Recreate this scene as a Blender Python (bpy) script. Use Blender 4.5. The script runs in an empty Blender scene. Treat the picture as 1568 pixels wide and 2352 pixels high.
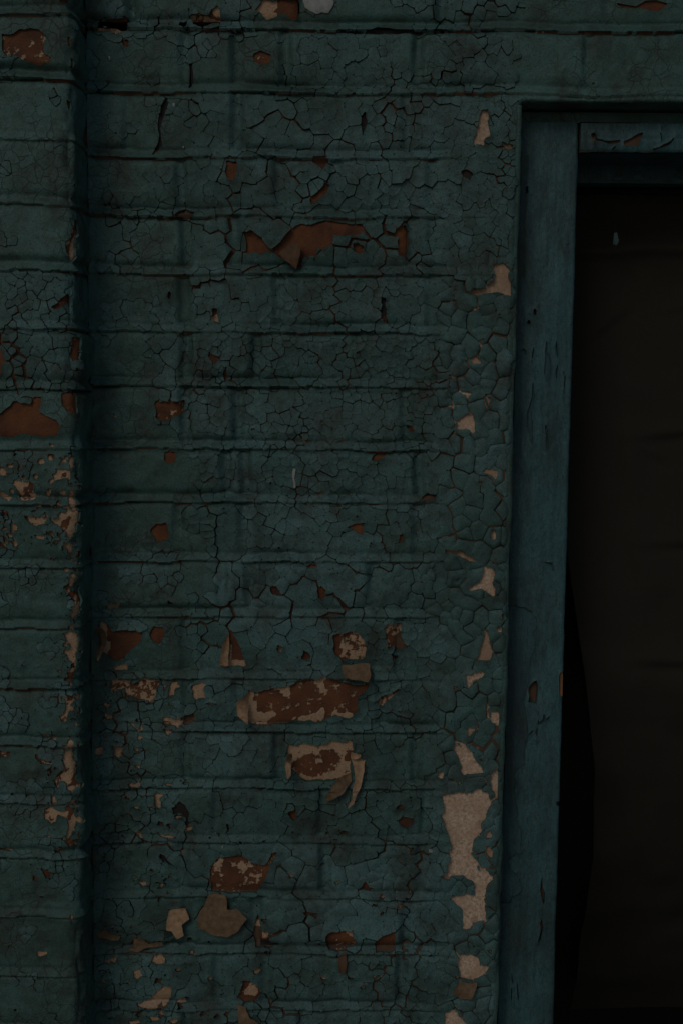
import bpy, math, random
import numpy as np
from mathutils import Vector, kdtree

random.seed(7)
rng = np.random.default_rng(7)
scene = bpy.context.scene
C = scene.collection

# ------------------------------------------------------------------ camera
PITCH, ROLL, DIST, FPX = 4.3, 0.3, 1.84, 3267.0      # FPX: focal length in picture units (picture 1568 x 2352)
cam_d = bpy.data.cameras.new('camera')
cam_d.sensor_fit = 'VERTICAL'; cam_d.sensor_height = 36.0; cam_d.sensor_width = 24.0
cam_d.lens = 36.0 * FPX / 2352.0
cam_d.clip_start = 0.02; cam_d.clip_end = 500
cam = bpy.data.objects.new('camera', cam_d); C.objects.link(cam)
cam.rotation_mode = 'XYZ'
cam.location = (0, -DIST, 0)
from mathutils import Matrix
cam.rotation_mode = 'QUATERNION'
cam.rotation_quaternion = (Matrix.Rotation(math.radians(90 - PITCH), 3, 'X') @ Matrix.Rotation(math.radians(ROLL), 3, 'Z')).to_quaternion()
scene.camera = cam

# ------------------------------------------------------------------ daylight
SUN_EL, SUN_AZ = 34.0, -22.0                          # degrees; azimuth from the wall's outward normal, negative = from the left
world = bpy.data.worlds.new('World'); scene.world = world; world.use_nodes = True
wn = world.node_tree.nodes; wl = world.node_tree.links
bg = wn.get('Background'); sky = wn.new('ShaderNodeTexSky'); sky.sky_type = 'NISHITA'; sky.sun_disc = False
sky.sun_elevation = math.radians(SUN_EL); sky.sun_rotation = math.radians(180 - SUN_AZ)
sky.air_density = 1.0; sky.dust_density = 1.5; sky.ozone_density = 1.0
wl.new(sky.outputs['Color'], bg.inputs['Color']); bg.inputs['Strength'].default_value = 0.09
sun_d = bpy.data.lights.new('sun', 'SUN'); sun_d.energy = 1.2; sun_d.angle = math.radians(22); sun_d.color = (1.0, 0.94, 0.86)
sun = bpy.data.objects.new('sun', sun_d); C.objects.link(sun)
sdir = Vector((math.sin(math.radians(SUN_AZ)) * math.cos(math.radians(SUN_EL)), -math.cos(math.radians(SUN_AZ)) * math.cos(math.radians(SUN_EL)), math.sin(math.radians(SUN_EL))))
sun.rotation_mode = 'QUATERNION'; sun.rotation_quaternion = sdir.to_track_quat('Z', 'Y')
sun.location = (-2, -3, 4)
vs = scene.view_settings
vs.view_transform = 'Standard'; vs.look = 'None'; vs.gamma = 1.0; vs.use_curve_mapping = False
vs.exposure = -1.78
scene.render.engine = 'CYCLES'

# ------------------------------------------------------------------ picture <-> place
_t = math.radians(PITCH); _r = math.radians(ROLL)
def unp(px, py, Y=0.0):
    """picture point -> (X, Z) on the vertical plane at depth Y"""
    px = np.asarray(px, float); py = np.asarray(py, float)
    a, b = px - 784, -(py - 1176)
    dx = a * math.cos(_r) - b * math.sin(_r); dz = a * math.sin(_r) + b * math.cos(_r)
    y = FPX * math.cos(_t) + dz * math.sin(_t); z = -FPX * math.sin(_t) + dz * math.cos(_t)
    s = (DIST + Y) / y
    return dx * s, z * s
def prj(X, Z, Y=0.0):
    X = np.asarray(X, float); Z = np.asarray(Z, float); y = DIST + Y
    f = y * math.cos(_t) - Z * math.sin(_t); u = y * math.sin(_t) + Z * math.cos(_t)
    dx = X / f * FPX; dz = u / f * FPX
    a = dx * math.cos(_r) + dz * math.sin(_r); b = -dx * math.sin(_r) + dz * math.cos(_r)
    return a + 784, 1176 - b
U = 0.000565                                          # metres per picture unit on the wall

# ------------------------------------------------------------------ noise
def _h(ix, iy, s):
    n = (ix.astype(np.int64) * 374761393 + iy.astype(np.int64) * 668265263 + s * 1274126177) & 0xffffffff
    n = ((n ^ (n >> 13)) * 1274126177) & 0xffffffff
    n = (n ^ (n >> 16)) & 0xffffffff
    return n / 4294967295.0
def vn(x, y, s=0):
    x = np.asarray(x, float); y = np.asarray(y, float)
    ix = np.floor(x); iy = np.floor(y); fx = x - ix; fy = y - iy
    fx = fx * fx * (3 - 2 * fx); fy = fy * fy * (3 - 2 * fy)
    a = _h(ix, iy, s); b = _h(ix + 1, iy, s); c = _h(ix, iy + 1, s); d = _h(ix + 1, iy + 1, s)
    return (a + (b - a) * fx) * (1 - fy) + (c + (d - c) * fx) * fy
def fbm(x, y, s=0, o=3):
    v = 0; a = 0.5; t = 0
    for k in range(o):
        v = v + a * (vn(x, y, s + 17 * k) * 2 - 1); t += a; a *= 0.5; x = x * 2.03 + 5.1; y = y * 2.03 + 1.7
    return v / t
def sstep(a, b, x):
    t = np.clip((x - a) / (b - a), 0, 1); return t * t * (3 - 2 * t)

# ------------------------------------------------------------------ materials
def nodes_of(name):
    m = bpy.data.materials.new(name); m.use_nodes = True
    nt = m.node_tree; b = nt.nodes.get('Principled BSDF')
    return m, nt, b
def N(nt, t, **kw):
    n = nt.nodes.new(t)
    for k, v in kw.items():
        if k in ('data_type', 'blend_type', 'operation', 'attribute_name', 'noise_dimensions', 'feature', 'interpolation_type'): setattr(n, k, v)
        else: n.inputs[k].default_value = v
    return n
def ramp(nt, src, stops):
    r = nt.nodes.new('ShaderNodeValToRGB'); nt.links.new(src, r.inputs['Fac'])
    els = r.color_ramp.elements
    while len(els) < len(stops): els.new(0.5)
    for e, (p, c) in zip(els, stops): e.position = p; e.color = (*c, 1) if len(c) == 3 else c
    return r
def coords(nt, scale=(1, 1, 1)):
    g = nt.nodes.new('ShaderNodeNewGeometry')
    mp = nt.nodes.new('ShaderNodeMapping'); mp.inputs['Scale'].default_value = scale
    nt.links.new(g.outputs['Position'], mp.inputs['Vector']); return mp.outputs['Vector']
def noise(nt, vec, scale, detail=4, rough=0.55):
    n = nt.nodes.new('ShaderNodeTexNoise'); n.inputs['Scale'].default_value = scale; n.inputs['Detail'].default_value = detail; n.inputs['Roughness'].default_value = rough
    nt.links.new(vec, n.inputs['Vector']); return n.outputs['Fac']
def mix(nt, fac, a, b, bt='MIX'):
    m = nt.nodes.new('ShaderNodeMix'); m.data_type = 'RGBA'; m.blend_type = bt
    for sock, v in ((m.inputs[0], fac), (m.inputs[6], a), (m.inputs[7], b)):
        if hasattr(v, 'links'): nt.links.new(v, sock)
        elif isinstance(v, (int, float)): sock.default_value = v
        else: sock.default_value = (*v, 1)
    return m.outputs[2]
def math_n(nt, op, a, b):
    m = nt.nodes.new('ShaderNodeMath'); m.operation = op
    for i, v in enumerate((a, b)):
        if hasattr(v, 'links'): nt.links.new(v, m.inputs[i])
        else: m.inputs[i].default_value = v
    return m.outputs[0]
def attr(nt, name):
    a = nt.nodes.new('ShaderNodeAttribute'); a.attribute_name = name; return a.outputs['Fac']
def bump(nt, b, h, strength, dist):
    n = nt.nodes.new('ShaderNodeBump'); n.inputs['Strength'].default_value = strength; n.inputs['Distance'].default_value = dist
    nt.links.new(h, n.inputs['Height']); nt.links.new(n.outputs['Normal'], b.inputs['Normal'])

def teal_paint(name, c_dark, c_mid, c_lite, dirt, fine_cracks=0.0, stretch=(1, 1, 1), g0=0.45):
    m, nt, b = nodes_of(name); L = nt.links
    v = coords(nt, stretch)
    n1 = noise(nt, v, 7, 5, 0.6); n2 = noise(nt, v, 55, 5, 0.65); n3 = noise(nt, v, 420, 4, 0.7); n4 = noise(nt, v, 15, 8, 0.78)
    s = math_n(nt, 'ADD', math_n(nt, 'MULTIPLY', n1, 0.55), math_n(nt, 'MULTIPLY', n2, 0.45))
    col = ramp(nt, s, [(0.34, c_dark), (0.5, c_mid), (0.66, c_lite)]).outputs['Color']
    tone = attr(nt, 'tone')
    col = mix(nt, math_n(nt, 'MULTIPLY', math_n(nt, 'MULTIPLY', tone, tone), 0.95), col, c_lite)
    grime = ramp(nt, n4, [(g0, (0, 0, 0)), (g0 + 0.19, (1, 1, 1))]).outputs['Color']
    col = mix(nt, math_n(nt, 'MULTIPLY', grime, 0.75), col, dirt)
    n5 = noise(nt, v, 110, 7, 0.8)
    bl = ramp(nt, n5, [(0.53, (0, 0, 0)), (0.66, (1, 1, 1))]).outputs['Color']
    col = mix(nt, math_n(nt, 'MULTIPLY', bl, 0.5), col, dirt)
    sp = ramp(nt, n3, [(0.37, (1, 1, 1)), (0.47, (0, 0, 0))]).outputs['Color']
    col = mix(nt, math_n(nt, 'MULTIPLY', sp, 0.5), col, dirt)
    h = math_n(nt, 'ADD', math_n(nt, 'MULTIPLY', n3, 0.35), n2)
    if fine_cracks:
        wv = nt.nodes.new('ShaderNodeMix'); wv.data_type = 'VECTOR'; wv.inputs[0].default_value = 0.012
        wn_ = nt.nodes.new('ShaderNodeTexNoise'); wn_.inputs['Scale'].default_value = 60; L.new(v, wn_.inputs['Vector'])
        L.new(v, wv.inputs[4]); L.new(wn_.outputs['Color'], wv.inputs[5])
        vo = nt.nodes.new('ShaderNodeTexVoronoi'); vo.feature = 'DISTANCE_TO_EDGE'; vo.inputs['Scale'].default_value = 62; L.new(wv.outputs[1], vo.inputs['Vector'])
        ck = ramp(nt, vo.outputs['Distance'], [(0.0, (1, 1, 1)), (0.045, (0, 0, 0))]).outputs['Color']
        sel = ramp(nt, noise(nt, v, 14, 3), [(0.47, (0, 0, 0)), (0.56, (1, 1, 1))]).outputs['Color']
        ck = math_n(nt, 'MULTIPLY', math_n(nt, 'MULTIPLY', ck, sel), fine_cracks)
        col = mix(nt, ck, col, (0.022, 0.016, 0.011)); h = math_n(nt, 'SUBTRACT', h, ck)
    n6 = noise(nt, coords(nt), 950, 2, 0.6)
    gr = ramp(nt, n6, [(0.30, (0.62, 0.62, 0.62)), (0.70, (1.35, 1.35, 1.35))]).outputs['Color']
    col = mix(nt, 1.0, col, gr, 'MULTIPLY')
    L.new(col, b.inputs['Base Color'])
    b.inputs['Roughness'].default_value = 0.62; b.inputs['Specular IOR Level'].default_value = 0.3
    bump(nt, b, h, 0.75, 0.0016)
    return m

M = {}
DIRT = (0.026, 0.027, 0.019)
M['paint'] = teal_paint('chipped_teal_paint', (0.032, 0.080, 0.070), (0.045, 0.109, 0.098), (0.084, 0.178, 0.178), DIRT, 0.0)
M['coat'] = teal_paint('smooth_teal_paint', (0.032, 0.080, 0.068), (0.044, 0.108, 0.094), (0.066, 0.148, 0.134), DIRT, 0.45)
M['wood_paint'] = teal_paint('teal_paint_on_wood', (0.030, 0.082, 0.090), (0.039, 0.106, 0.116), (0.058, 0.140, 0.152), (0.018, 0.024, 0.021), 0.0, (1, 1, 0.3), 0.45)
M['wood_paint_old'] = teal_paint('older_teal_paint_on_wood', (0.024, 0.068, 0.076), (0.032, 0.087, 0.098), (0.046, 0.112, 0.124), (0.020, 0.026, 0.026), 0.0, (1, 1, 0.2))

m, nt, b = nodes_of('red_brown_brick'); L = nt.links; v = coords(nt)
n1 = noise(nt, v, 30, 5); n2 = noise(nt, v, 85, 6, 0.66); n3 = noise(nt, v, 420, 3)
br = ramp(nt, n1, [(0.3, (0.062, 0.021, 0.008)), (0.5, (0.130, 0.043, 0.012)), (0.68, (0.20, 0.070, 0.018))]).outputs['Color']
cr = ramp(nt, n3, [(0.35, (0.36, 0.225, 0.125)), (0.6, (0.56, 0.39, 0.25))]).outputs['Color']
cf = attr(nt, 'cream')
s = math_n(nt, 'ADD', math_n(nt, 'MULTIPLY', math_n(nt, 'SUBTRACT', n2, 0.5), 1.7), cf)
msk = ramp(nt, s, [(0.49, (0, 0, 0)), (0.55, (1, 1, 1))]).outputs['Color']
col = mix(nt, msk, br, cr); col = mix(nt, math_n(nt, 'MULTIPLY', n3, 0.5), col, (0.035, 0.022, 0.015), 'MIX')
hole_crack_shade = ramp(nt, math_n(nt, 'ADD', cf, 1.0), [(0.5, (1, 1, 1)), (0.8, (0, 0, 0))]).outputs['Color']; col = mix(nt, hole_crack_shade, col, (0.012, 0.010, 0.008))  # black hole marks; base under sound paint darkened as shade inside the cracks
L.new(col, b.inputs['Base Color']); b.inputs['Roughness'].default_value = 0.85
bump(nt, b, math_n(nt, 'ADD', math_n(nt, 'ADD', n2, n3), msk), 0.9, 0.0012); M['brick'] = m

m, nt, b = nodes_of('lime_mortar'); L = nt.links; v = coords(nt)
n1 = noise(nt, v, 40, 5); n2 = noise(nt, v, 300, 5)
cf = attr(nt, 'cream')
s = math_n(nt, 'ADD', math_n(nt, 'MULTIPLY', math_n(nt, 'SUBTRACT', n2, 0.5), 1.2), cf)
msk = ramp(nt, s, [(0.47, (0, 0, 0)), (0.58, (1, 1, 1))]).outputs['Color']
col = mix(nt, msk, ramp(nt, n1, [(0.3, (0.055, 0.034, 0.022)), (0.7, (0.11, 0.065, 0.04))]).outputs['Color'], ramp(nt, n2, [(0.3, (0.27, 0.18, 0.12)), (0.7, (0.43, 0.31, 0.21))]).outputs['Color'])
L.new(col, b.inputs['Base Color']); b.inputs['Roughness'].default_value = 0.9; bump(nt, b, n2, 0.7, 0.001); M['mortar'] = m

m, nt, b = nodes_of('pinkish_plaster'); L = nt.links; v = coords(nt)
n1 = noise(nt, v, 35, 4); n2 = noise(nt, v, 330, 6, 0.75)
col = ramp(nt, n2, [(0.36, (0.25, 0.165, 0.105)), (0.5, (0.49, 0.355, 0.255)), (0.64, (0.64, 0.50, 0.385))]).outputs['Color']
col = mix(nt, ramp(nt, n1, [(0.45, (0, 0, 0)), (0.75, (1, 1, 1))]).outputs['Color'], col, (0.40, 0.27, 0.175))
cf = attr(nt, 'cream')
col = mix(nt, ramp(nt, cf, [(0.0, (1, 1, 1)), (0.55, (0, 0, 0))]).outputs['Color'], col, (0.20, 0.115, 0.062))
hole_crack_shade = ramp(nt, math_n(nt, 'ADD', cf, 1.0), [(0.5, (1, 1, 1)), (0.8, (0, 0, 0))]).outputs['Color']; col = mix(nt, hole_crack_shade, col, (0.030, 0.020, 0.014))  # plaster under sound paint darkened too, crack shade put into its colour
L.new(col, b.inputs['Base Color']); b.inputs['Roughness'].default_value = 0.9; bump(nt, b, n2, 0.6, 0.0008); M['plaster'] = m

def plain(name, stops, scale, rough, detail=5, stretch=(1, 1, 1), bs=0.4, bd=0.001):
    m, nt, b = nodes_of(name); v = coords(nt, stretch); n = noise(nt, v, scale, detail, 0.65)
    r = ramp(nt, n, stops); nt.links.new(r.outputs['Color'], b.inputs['Base Color']); b.inputs['Roughness'].default_value = rough
    bump(nt, b, n, bs, bd); return m
M['back'] = plain('dusty_back_of_paint_flake', [(0.3, (0.085, 0.052, 0.027)), (0.5, (0.14, 0.090, 0.048)), (0.7, (0.20, 0.130, 0.072))], 140, 0.9)
M['back_light'] = plain('pale_back_of_paint_flake', [(0.3, (0.19, 0.115, 0.062)), (0.7, (0.40, 0.265, 0.155))], 130, 0.9)
M['grey'] = plain('white_filler', [(0.3, (0.20, 0.22, 0.21)), (0.7, (0.34, 0.35, 0.33))], 120, 0.9)
M['wood'] = plain('bare_brown_wood', [(0.3, (0.050, 0.030, 0.016)), (0.7, (0.12, 0.062, 0.026))], 160, 0.8, 4, (1, 1, 0.1))
M['wood_orange'] = plain('bare_orange_wood', [(0.3, (0.10, 0.045, 0.018)), (0.7, (0.24, 0.11, 0.04))], 160, 0.8, 4, (1, 1, 0.1))
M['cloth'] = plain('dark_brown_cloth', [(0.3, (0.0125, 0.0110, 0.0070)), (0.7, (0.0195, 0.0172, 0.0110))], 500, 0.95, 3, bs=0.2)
M['interior'] = plain('unlit_black_plaster', [(0.3, (0.013, 0.013, 0.010)), (0.7, (0.020, 0.019, 0.015))], 6, 0.95)  # near-black: the unlit room's darkness is put into the colour
M['ground'] = plain('pale_bounce_paving', [(0.3, (0.27, 0.25, 0.215)), (0.7, (0.40, 0.375, 0.325))], 9, 0.95, bs=0.8, bd=0.02)  # unseen ground, made pale to bounce light up into the soffit
M['core'] = plain('painted_wall_body', [(0.3, (0.045, 0.080, 0.082)), (0.7, (0.075, 0.125, 0.128))], 12, 0.7)

# ------------------------------------------------------------------ object helpers
def empty(name, loc, label, cat, group=None):
    o = bpy.data.objects.new(name, None); C.objects.link(o); o.location = loc; o.empty_display_size = 0.05
    o['label'] = label; o['category'] = cat
    if group: o['group'] = group
    return o
def link(name, me, mat, parent=None, kind=None):
    o = bpy.data.objects.new(name, me); C.objects.link(o)
    if mat is not None: me.materials.append(mat)
    if parent is not None:
        o.parent = parent
        p = Vector((0, 0, 0)); q = parent
        while q: p += q.location; q = q.parent
        o.location = -p
    if kind: o['kind'] = kind
    return o
def mesh_from(name, V, F, normals=None, attrs=None, smooth=True):
    me = bpy.data.meshes.new(name)
    me.from_pydata(np.asarray(V, float).tolist(), [], F)
    if smooth: me.polygons.foreach_set('use_smooth', [True] * len(me.polygons))
    for k, arr in (attrs or {}).items():
        a = me.attributes.new(k, 'FLOAT', 'POINT'); a.data.foreach_set('value', np.asarray(arr, np.float32))
    me.update()
    if normals is not None: me.normals_split_custom_set_from_vertices([tuple(n) for n in normals])
    return me

# ------------------------------------------------------------------ marching squares sheet
def cut_sheet(field, x0, x1, z0, z1, g):
    """2-D region field(x, z) > 0 on the global lattice of spacing g -> verts (n,2), faces, boundary edges"""
    i0, i1 = math.floor(x0 / g), math.ceil(x1 / g); j0, j1 = math.floor(z0 / g), math.ceil(z1 / g)
    xs = np.arange(i0, i1 + 1) * g; zs = np.arange(j0, j1 + 1) * g
    X, Z = np.meshgrid(xs, zs); Fv = field(X, Z)
    Fv = np.where(np.abs(Fv) < 1e-7, 1e-7, Fv); P = Fv > 0
    if not P.any(): return None
    nz, nx = P.shape
    idx = -np.ones(P.shape, int); idx[P] = np.arange(P.sum())
    V = [np.stack([X[P], Z[P]], 1)]; cnt = int(P.sum())
    s = P[:-1, :-1].astype(int) + P[:-1, 1:] + P[1:, 1:] + P[1:, :-1]
    full = np.argwhere(s == 4)
    faces = np.stack([idx[full[:, 0], full[:, 1]], idx[full[:, 0], full[:, 1] + 1], idx[full[:, 0] + 1, full[:, 1] + 1], idx[full[:, 0] + 1, full[:, 1]]], 1).tolist() if len(full) else []
    extra = []; ek = {}; bedges = []
    for j, i in np.argwhere((s > 0) & (s < 4)):
        cs = ((j, i), (j, i + 1), (j + 1, i + 1), (j + 1, i))
        poly = []; cuts = []
        for k in range(4):
            a, b = cs[k], cs[(k + 1) & 3]; fa, fb = Fv[a], Fv[b]
            if fa > 0: poly.append(int(idx[a]))
            if (fa > 0) != (fb > 0):
                key = (a, b) if a < b else (b, a)
                q = ek.get(key)
                if q is None:
                    t = fa / (fa - fb); q = cnt + len(extra)
                    extra.append((X[a] + (X[b] - X[a]) * t, Z[a] + (Z[b] - Z[a]) * t)); ek[key] = q
                poly.append(q); cuts.append((len(poly) - 1))
        if len(poly) >= 3:
            faces.append(poly)
            n = len(poly)
            for c in cuts:
                if poly[(c + 1) % n] >= cnt and fb is not None: bedges.append((poly[c], poly[(c + 1) % n]))
    if extra: V.append(np.array(extra))
    return np.concatenate(V), faces, bedges

class GridFn:
    """a field sampled once on a fine lattice, then looked up bilinearly"""
    def __init__(self, f, x0, x1, z0, z1, st):
        self.x0, self.z0, self.st = x0, z0, st
        xs = np.arange(x0, x1 + 2 * st, st); zs = np.arange(z0, z1 + 2 * st, st)
        X, Z = np.meshgrid(xs, zs); self.A = f(X.ravel(), Z.ravel()).reshape(X.shape); self.nz, self.nx = X.shape
    def __call__(self, x, z):
        x = np.asarray(x, float); z = np.asarray(z, float)
        u = np.clip((x - self.x0) / self.st, 0, self.nx - 1.001); v = np.clip((z - self.z0) / self.st, 0, self.nz - 1.001)
        i = u.astype(int); j = v.astype(int); a = u - i; b = v - j; A = self.A
        return (A[j, i] * (1 - a) + A[j, i + 1] * a) * (1 - b) + (A[j + 1, i] * (1 - a) + A[j + 1, i + 1] * a) * b
class Surf:
    """a surface: P(s, z, h) places a point h metres proud of it, H is its relief, D the depth used to place picture points"""
    def __init__(self, P, H, D): self.P, self.H, self.D = P, H, D; self.patches = []; self.overlays = []
    def sz(self, pts):
        a = np.asarray(pts, float); x, z = unp(a[:, 0], a[:, 1], self.D); return np.stack([x, z], 1)
    def normal(self, s, z, hf, e=0.0009):
        a = self.P(s + e, z, hf(s + e, z)) - self.P(s - e, z, hf(s - e, z))
        b = self.P(s, z + e, hf(s, z + e)) - self.P(s, z - e, hf(s, z - e))
        n = np.cross(a, b); return n / np.maximum(np.linalg.norm(n, axis=1, keepdims=True), 1e-12)

def build_sheet(surf, name, field, bbox, g, hf, skirt, mat, parent, custom_n=False, attrs_f=None, kind=None, make=True, split=False):
    r = cut_sheet(field, *bbox, g)
    if r is None: return None
    V2, F, be = r
    s, z = V2[:, 0], V2[:, 1]; h = hf(s, z)
    P = surf.P(s, z, h)
    n0 = len(P); nm = surf.normal(s, z, hf) if custom_n else None
    bv = sorted({q for e in be for q in e}); mp = {q: i for i, q in enumerate(bv)}
    if bv:
        top = P[bv]; bot = surf.P(s[bv], z[bv], h[bv] - skirt)
        nb = len(bv)
        P = np.concatenate([P, top, bot])
        F = F + [[n0 + mp[b_], n0 + mp[a_], n0 + nb + mp[a_], n0 + nb + mp[b_]] for a_, b_ in be]
        if custom_n: nm = np.concatenate([nm, nm[bv], nm[bv]])
    at = {}
    for k, fn in (attrs_f or {}).items():
        a = fn(s, z); at[k] = np.concatenate([a, a[bv], a[bv]]) if bv else a
    if not make: return P, F, at
    if split:
        par = list(range(len(P)))
        def root(a):
            while par[a] != a: par[a] = par[par[a]]; a = par[a]
            return a
        for f in F:
            r0 = root(f[0])
            for q in f[1:]: par[root(q)] = r0
        for q, i in mp.items(): par[root(n0 + i)] = root(q)
        groups = {}
        for f in F: groups.setdefault(root(f[0]), []).append(f)
        out = None
        for fs in groups.values():
            if len(fs) < 12: continue
            ids = sorted({q for f in fs for q in f}); im = {q: i for i, q in enumerate(ids)}
            me = mesh_from(name, P[ids], [[im[q] for q in f] for f in fs], None, {k: v[ids] for k, v in at.items()})
            out = link(name, me, mat, parent, kind)
        return out
    me = mesh_from(name, P, F, None, at)
    if custom_n:
        # surface corners take the analytic normal, the rims keep their own
        me.update()
    return link(name, me, mat, parent, kind)

# ------------------------------------------------------------------ polygons (peeled places)
def fract(poly, amp=0.13, lv=2, seed=0):
    r = np.random.default_rng(seed); p = np.asarray(poly, float)
    for _ in range(lv):
        q = np.roll(p, -1, 0); d = q - p; ln = np.hypot(d[:, 0], d[:, 1])
        nrm = np.stack([-d[:, 1], d[:, 0]], 1)
        mid = (p + q) / 2 + nrm * (r.uniform(-amp, amp, len(p)) * (ln > 4))[:, None]
        p = np.stack([p, mid], 1).reshape(-1, 2)
    return p
def poly_sdf(poly, X, Z):
    """signed distance, positive inside"""
    shp = X.shape; x = X.ravel(); z = Z.ravel()
    d2 = np.full(x.shape, 1e9); ins = np.zeros(x.shape, bool)
    n = len(poly)
    for k in range(n):
        ax, az = poly[k]; bx, bz = poly[(k + 1) % n]
        ex, ez = bx - ax, bz - az; l = ex * ex + ez * ez + 1e-18
        t = np.clip(((x - ax) * ex + (z - az) * ez) / l, 0, 1)
        d2 = np.minimum(d2, (x - ax - t * ex) ** 2 + (z - az - t * ez) ** 2)
        c = (az > z) != (bz > z)
        if ez != 0: ins ^= c & (x < ex * (z - az) / ez + ax)
    d = np.sqrt(d2); return np.where(ins, d, -d).reshape(shp)
class Patch:
    def __init__(self, poly, cream, margin=0.004): self.poly = poly; self.cream = cream; self.margin = margin; self.lo = poly.min(0); self.hi = poly.max(0)
def patch_sdf(patches, X, Z, pad=0.02):
    """largest signed distance over the patches (positive = peeled); -pad where far"""
    out = np.full(X.shape, -pad)
    if X.size == 0: return out
    xl, xh, zl, zh = X.min() - pad, X.max() + pad, Z.min() - pad, Z.max() + pad
    for p in patches:
        if p.lo[0] > xh or p.hi[0] < xl or p.lo[1] > zh or p.hi[1] < zl: continue
        m = (X > p.lo[0] - pad) & (X < p.hi[0] + pad) & (Z > p.lo[1] - pad) & (Z < p.hi[1] + pad)
        if m.any(): out[m] = np.maximum(out[m], poly_sdf(p.poly, X[m], Z[m]))
    return out
def specks(surf, zones, seed):
    r = np.random.default_rng(seed)
    for x0, x1, y0, y1, n, a, b, c in zones:
        for _ in range(n):
            cx, cy, q = r.uniform(x0, x1), r.uniform(y0, y1), r.uniform(a, b); k = r.integers(5, 8); el = r.uniform(0.5, 1.0); th = r.uniform(-.5, .5)
            t = np.sort(r.uniform(0, 2 * math.pi, k)); rad = q * r.uniform(0.45, 1.0, k)
            u, v = rad * np.cos(t), rad * np.sin(t) * el
            pts = np.stack([cx + u * math.cos(th) - v * math.sin(th), cy + u * math.sin(th) + v * math.cos(th)], 1)
            surf.patches.append(Patch(surf.sz(fract(pts, 0.2, 2, int(r.integers(1e6)))), r.choice(c)))
def psdf_grid(surf, x0, x1, z0, z1, st=0.0008, pad=0.016):
    g = GridFn(lambda x, z: np.full(x.shape, -pad), x0, x1, z0, z1, st); A = g.A
    for p in surf.patches:
        i0, i1 = int((p.lo[0] - pad - x0) / st), int((p.hi[0] + pad - x0) / st) + 2; j0, j1 = int((p.lo[1] - pad - z0) / st), int((p.hi[1] + pad - z0) / st) + 2
        i0, j0 = max(i0, 0), max(j0, 0); i1, j1 = min(i1, g.nx), min(j1, g.nz)
        if i1 <= i0 or j1 <= j0: continue
        X, Z = np.meshgrid(x0 + np.arange(i0, i1) * st, z0 + np.arange(j0, j1) * st)
        A[j0:j1, i0:i1] = np.maximum(A[j0:j1, i0:i1], poly_sdf(p.poly, X, Z))
    return g
def cream_at(patches, X, Z, base=0.1):
    out = np.full(X.shape, base)
    for p in patches:
        m = (X > p.lo[0] - .01) & (X < p.hi[0] + .01) & (Z > p.lo[1] - .01) & (Z < p.hi[1] + .01)
        if m.any():
            d = poly_sdf(p.poly, X[m], Z[m]); o = out[m]; o[d > -p.margin] = p.cream; out[m] = o
    return out

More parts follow.
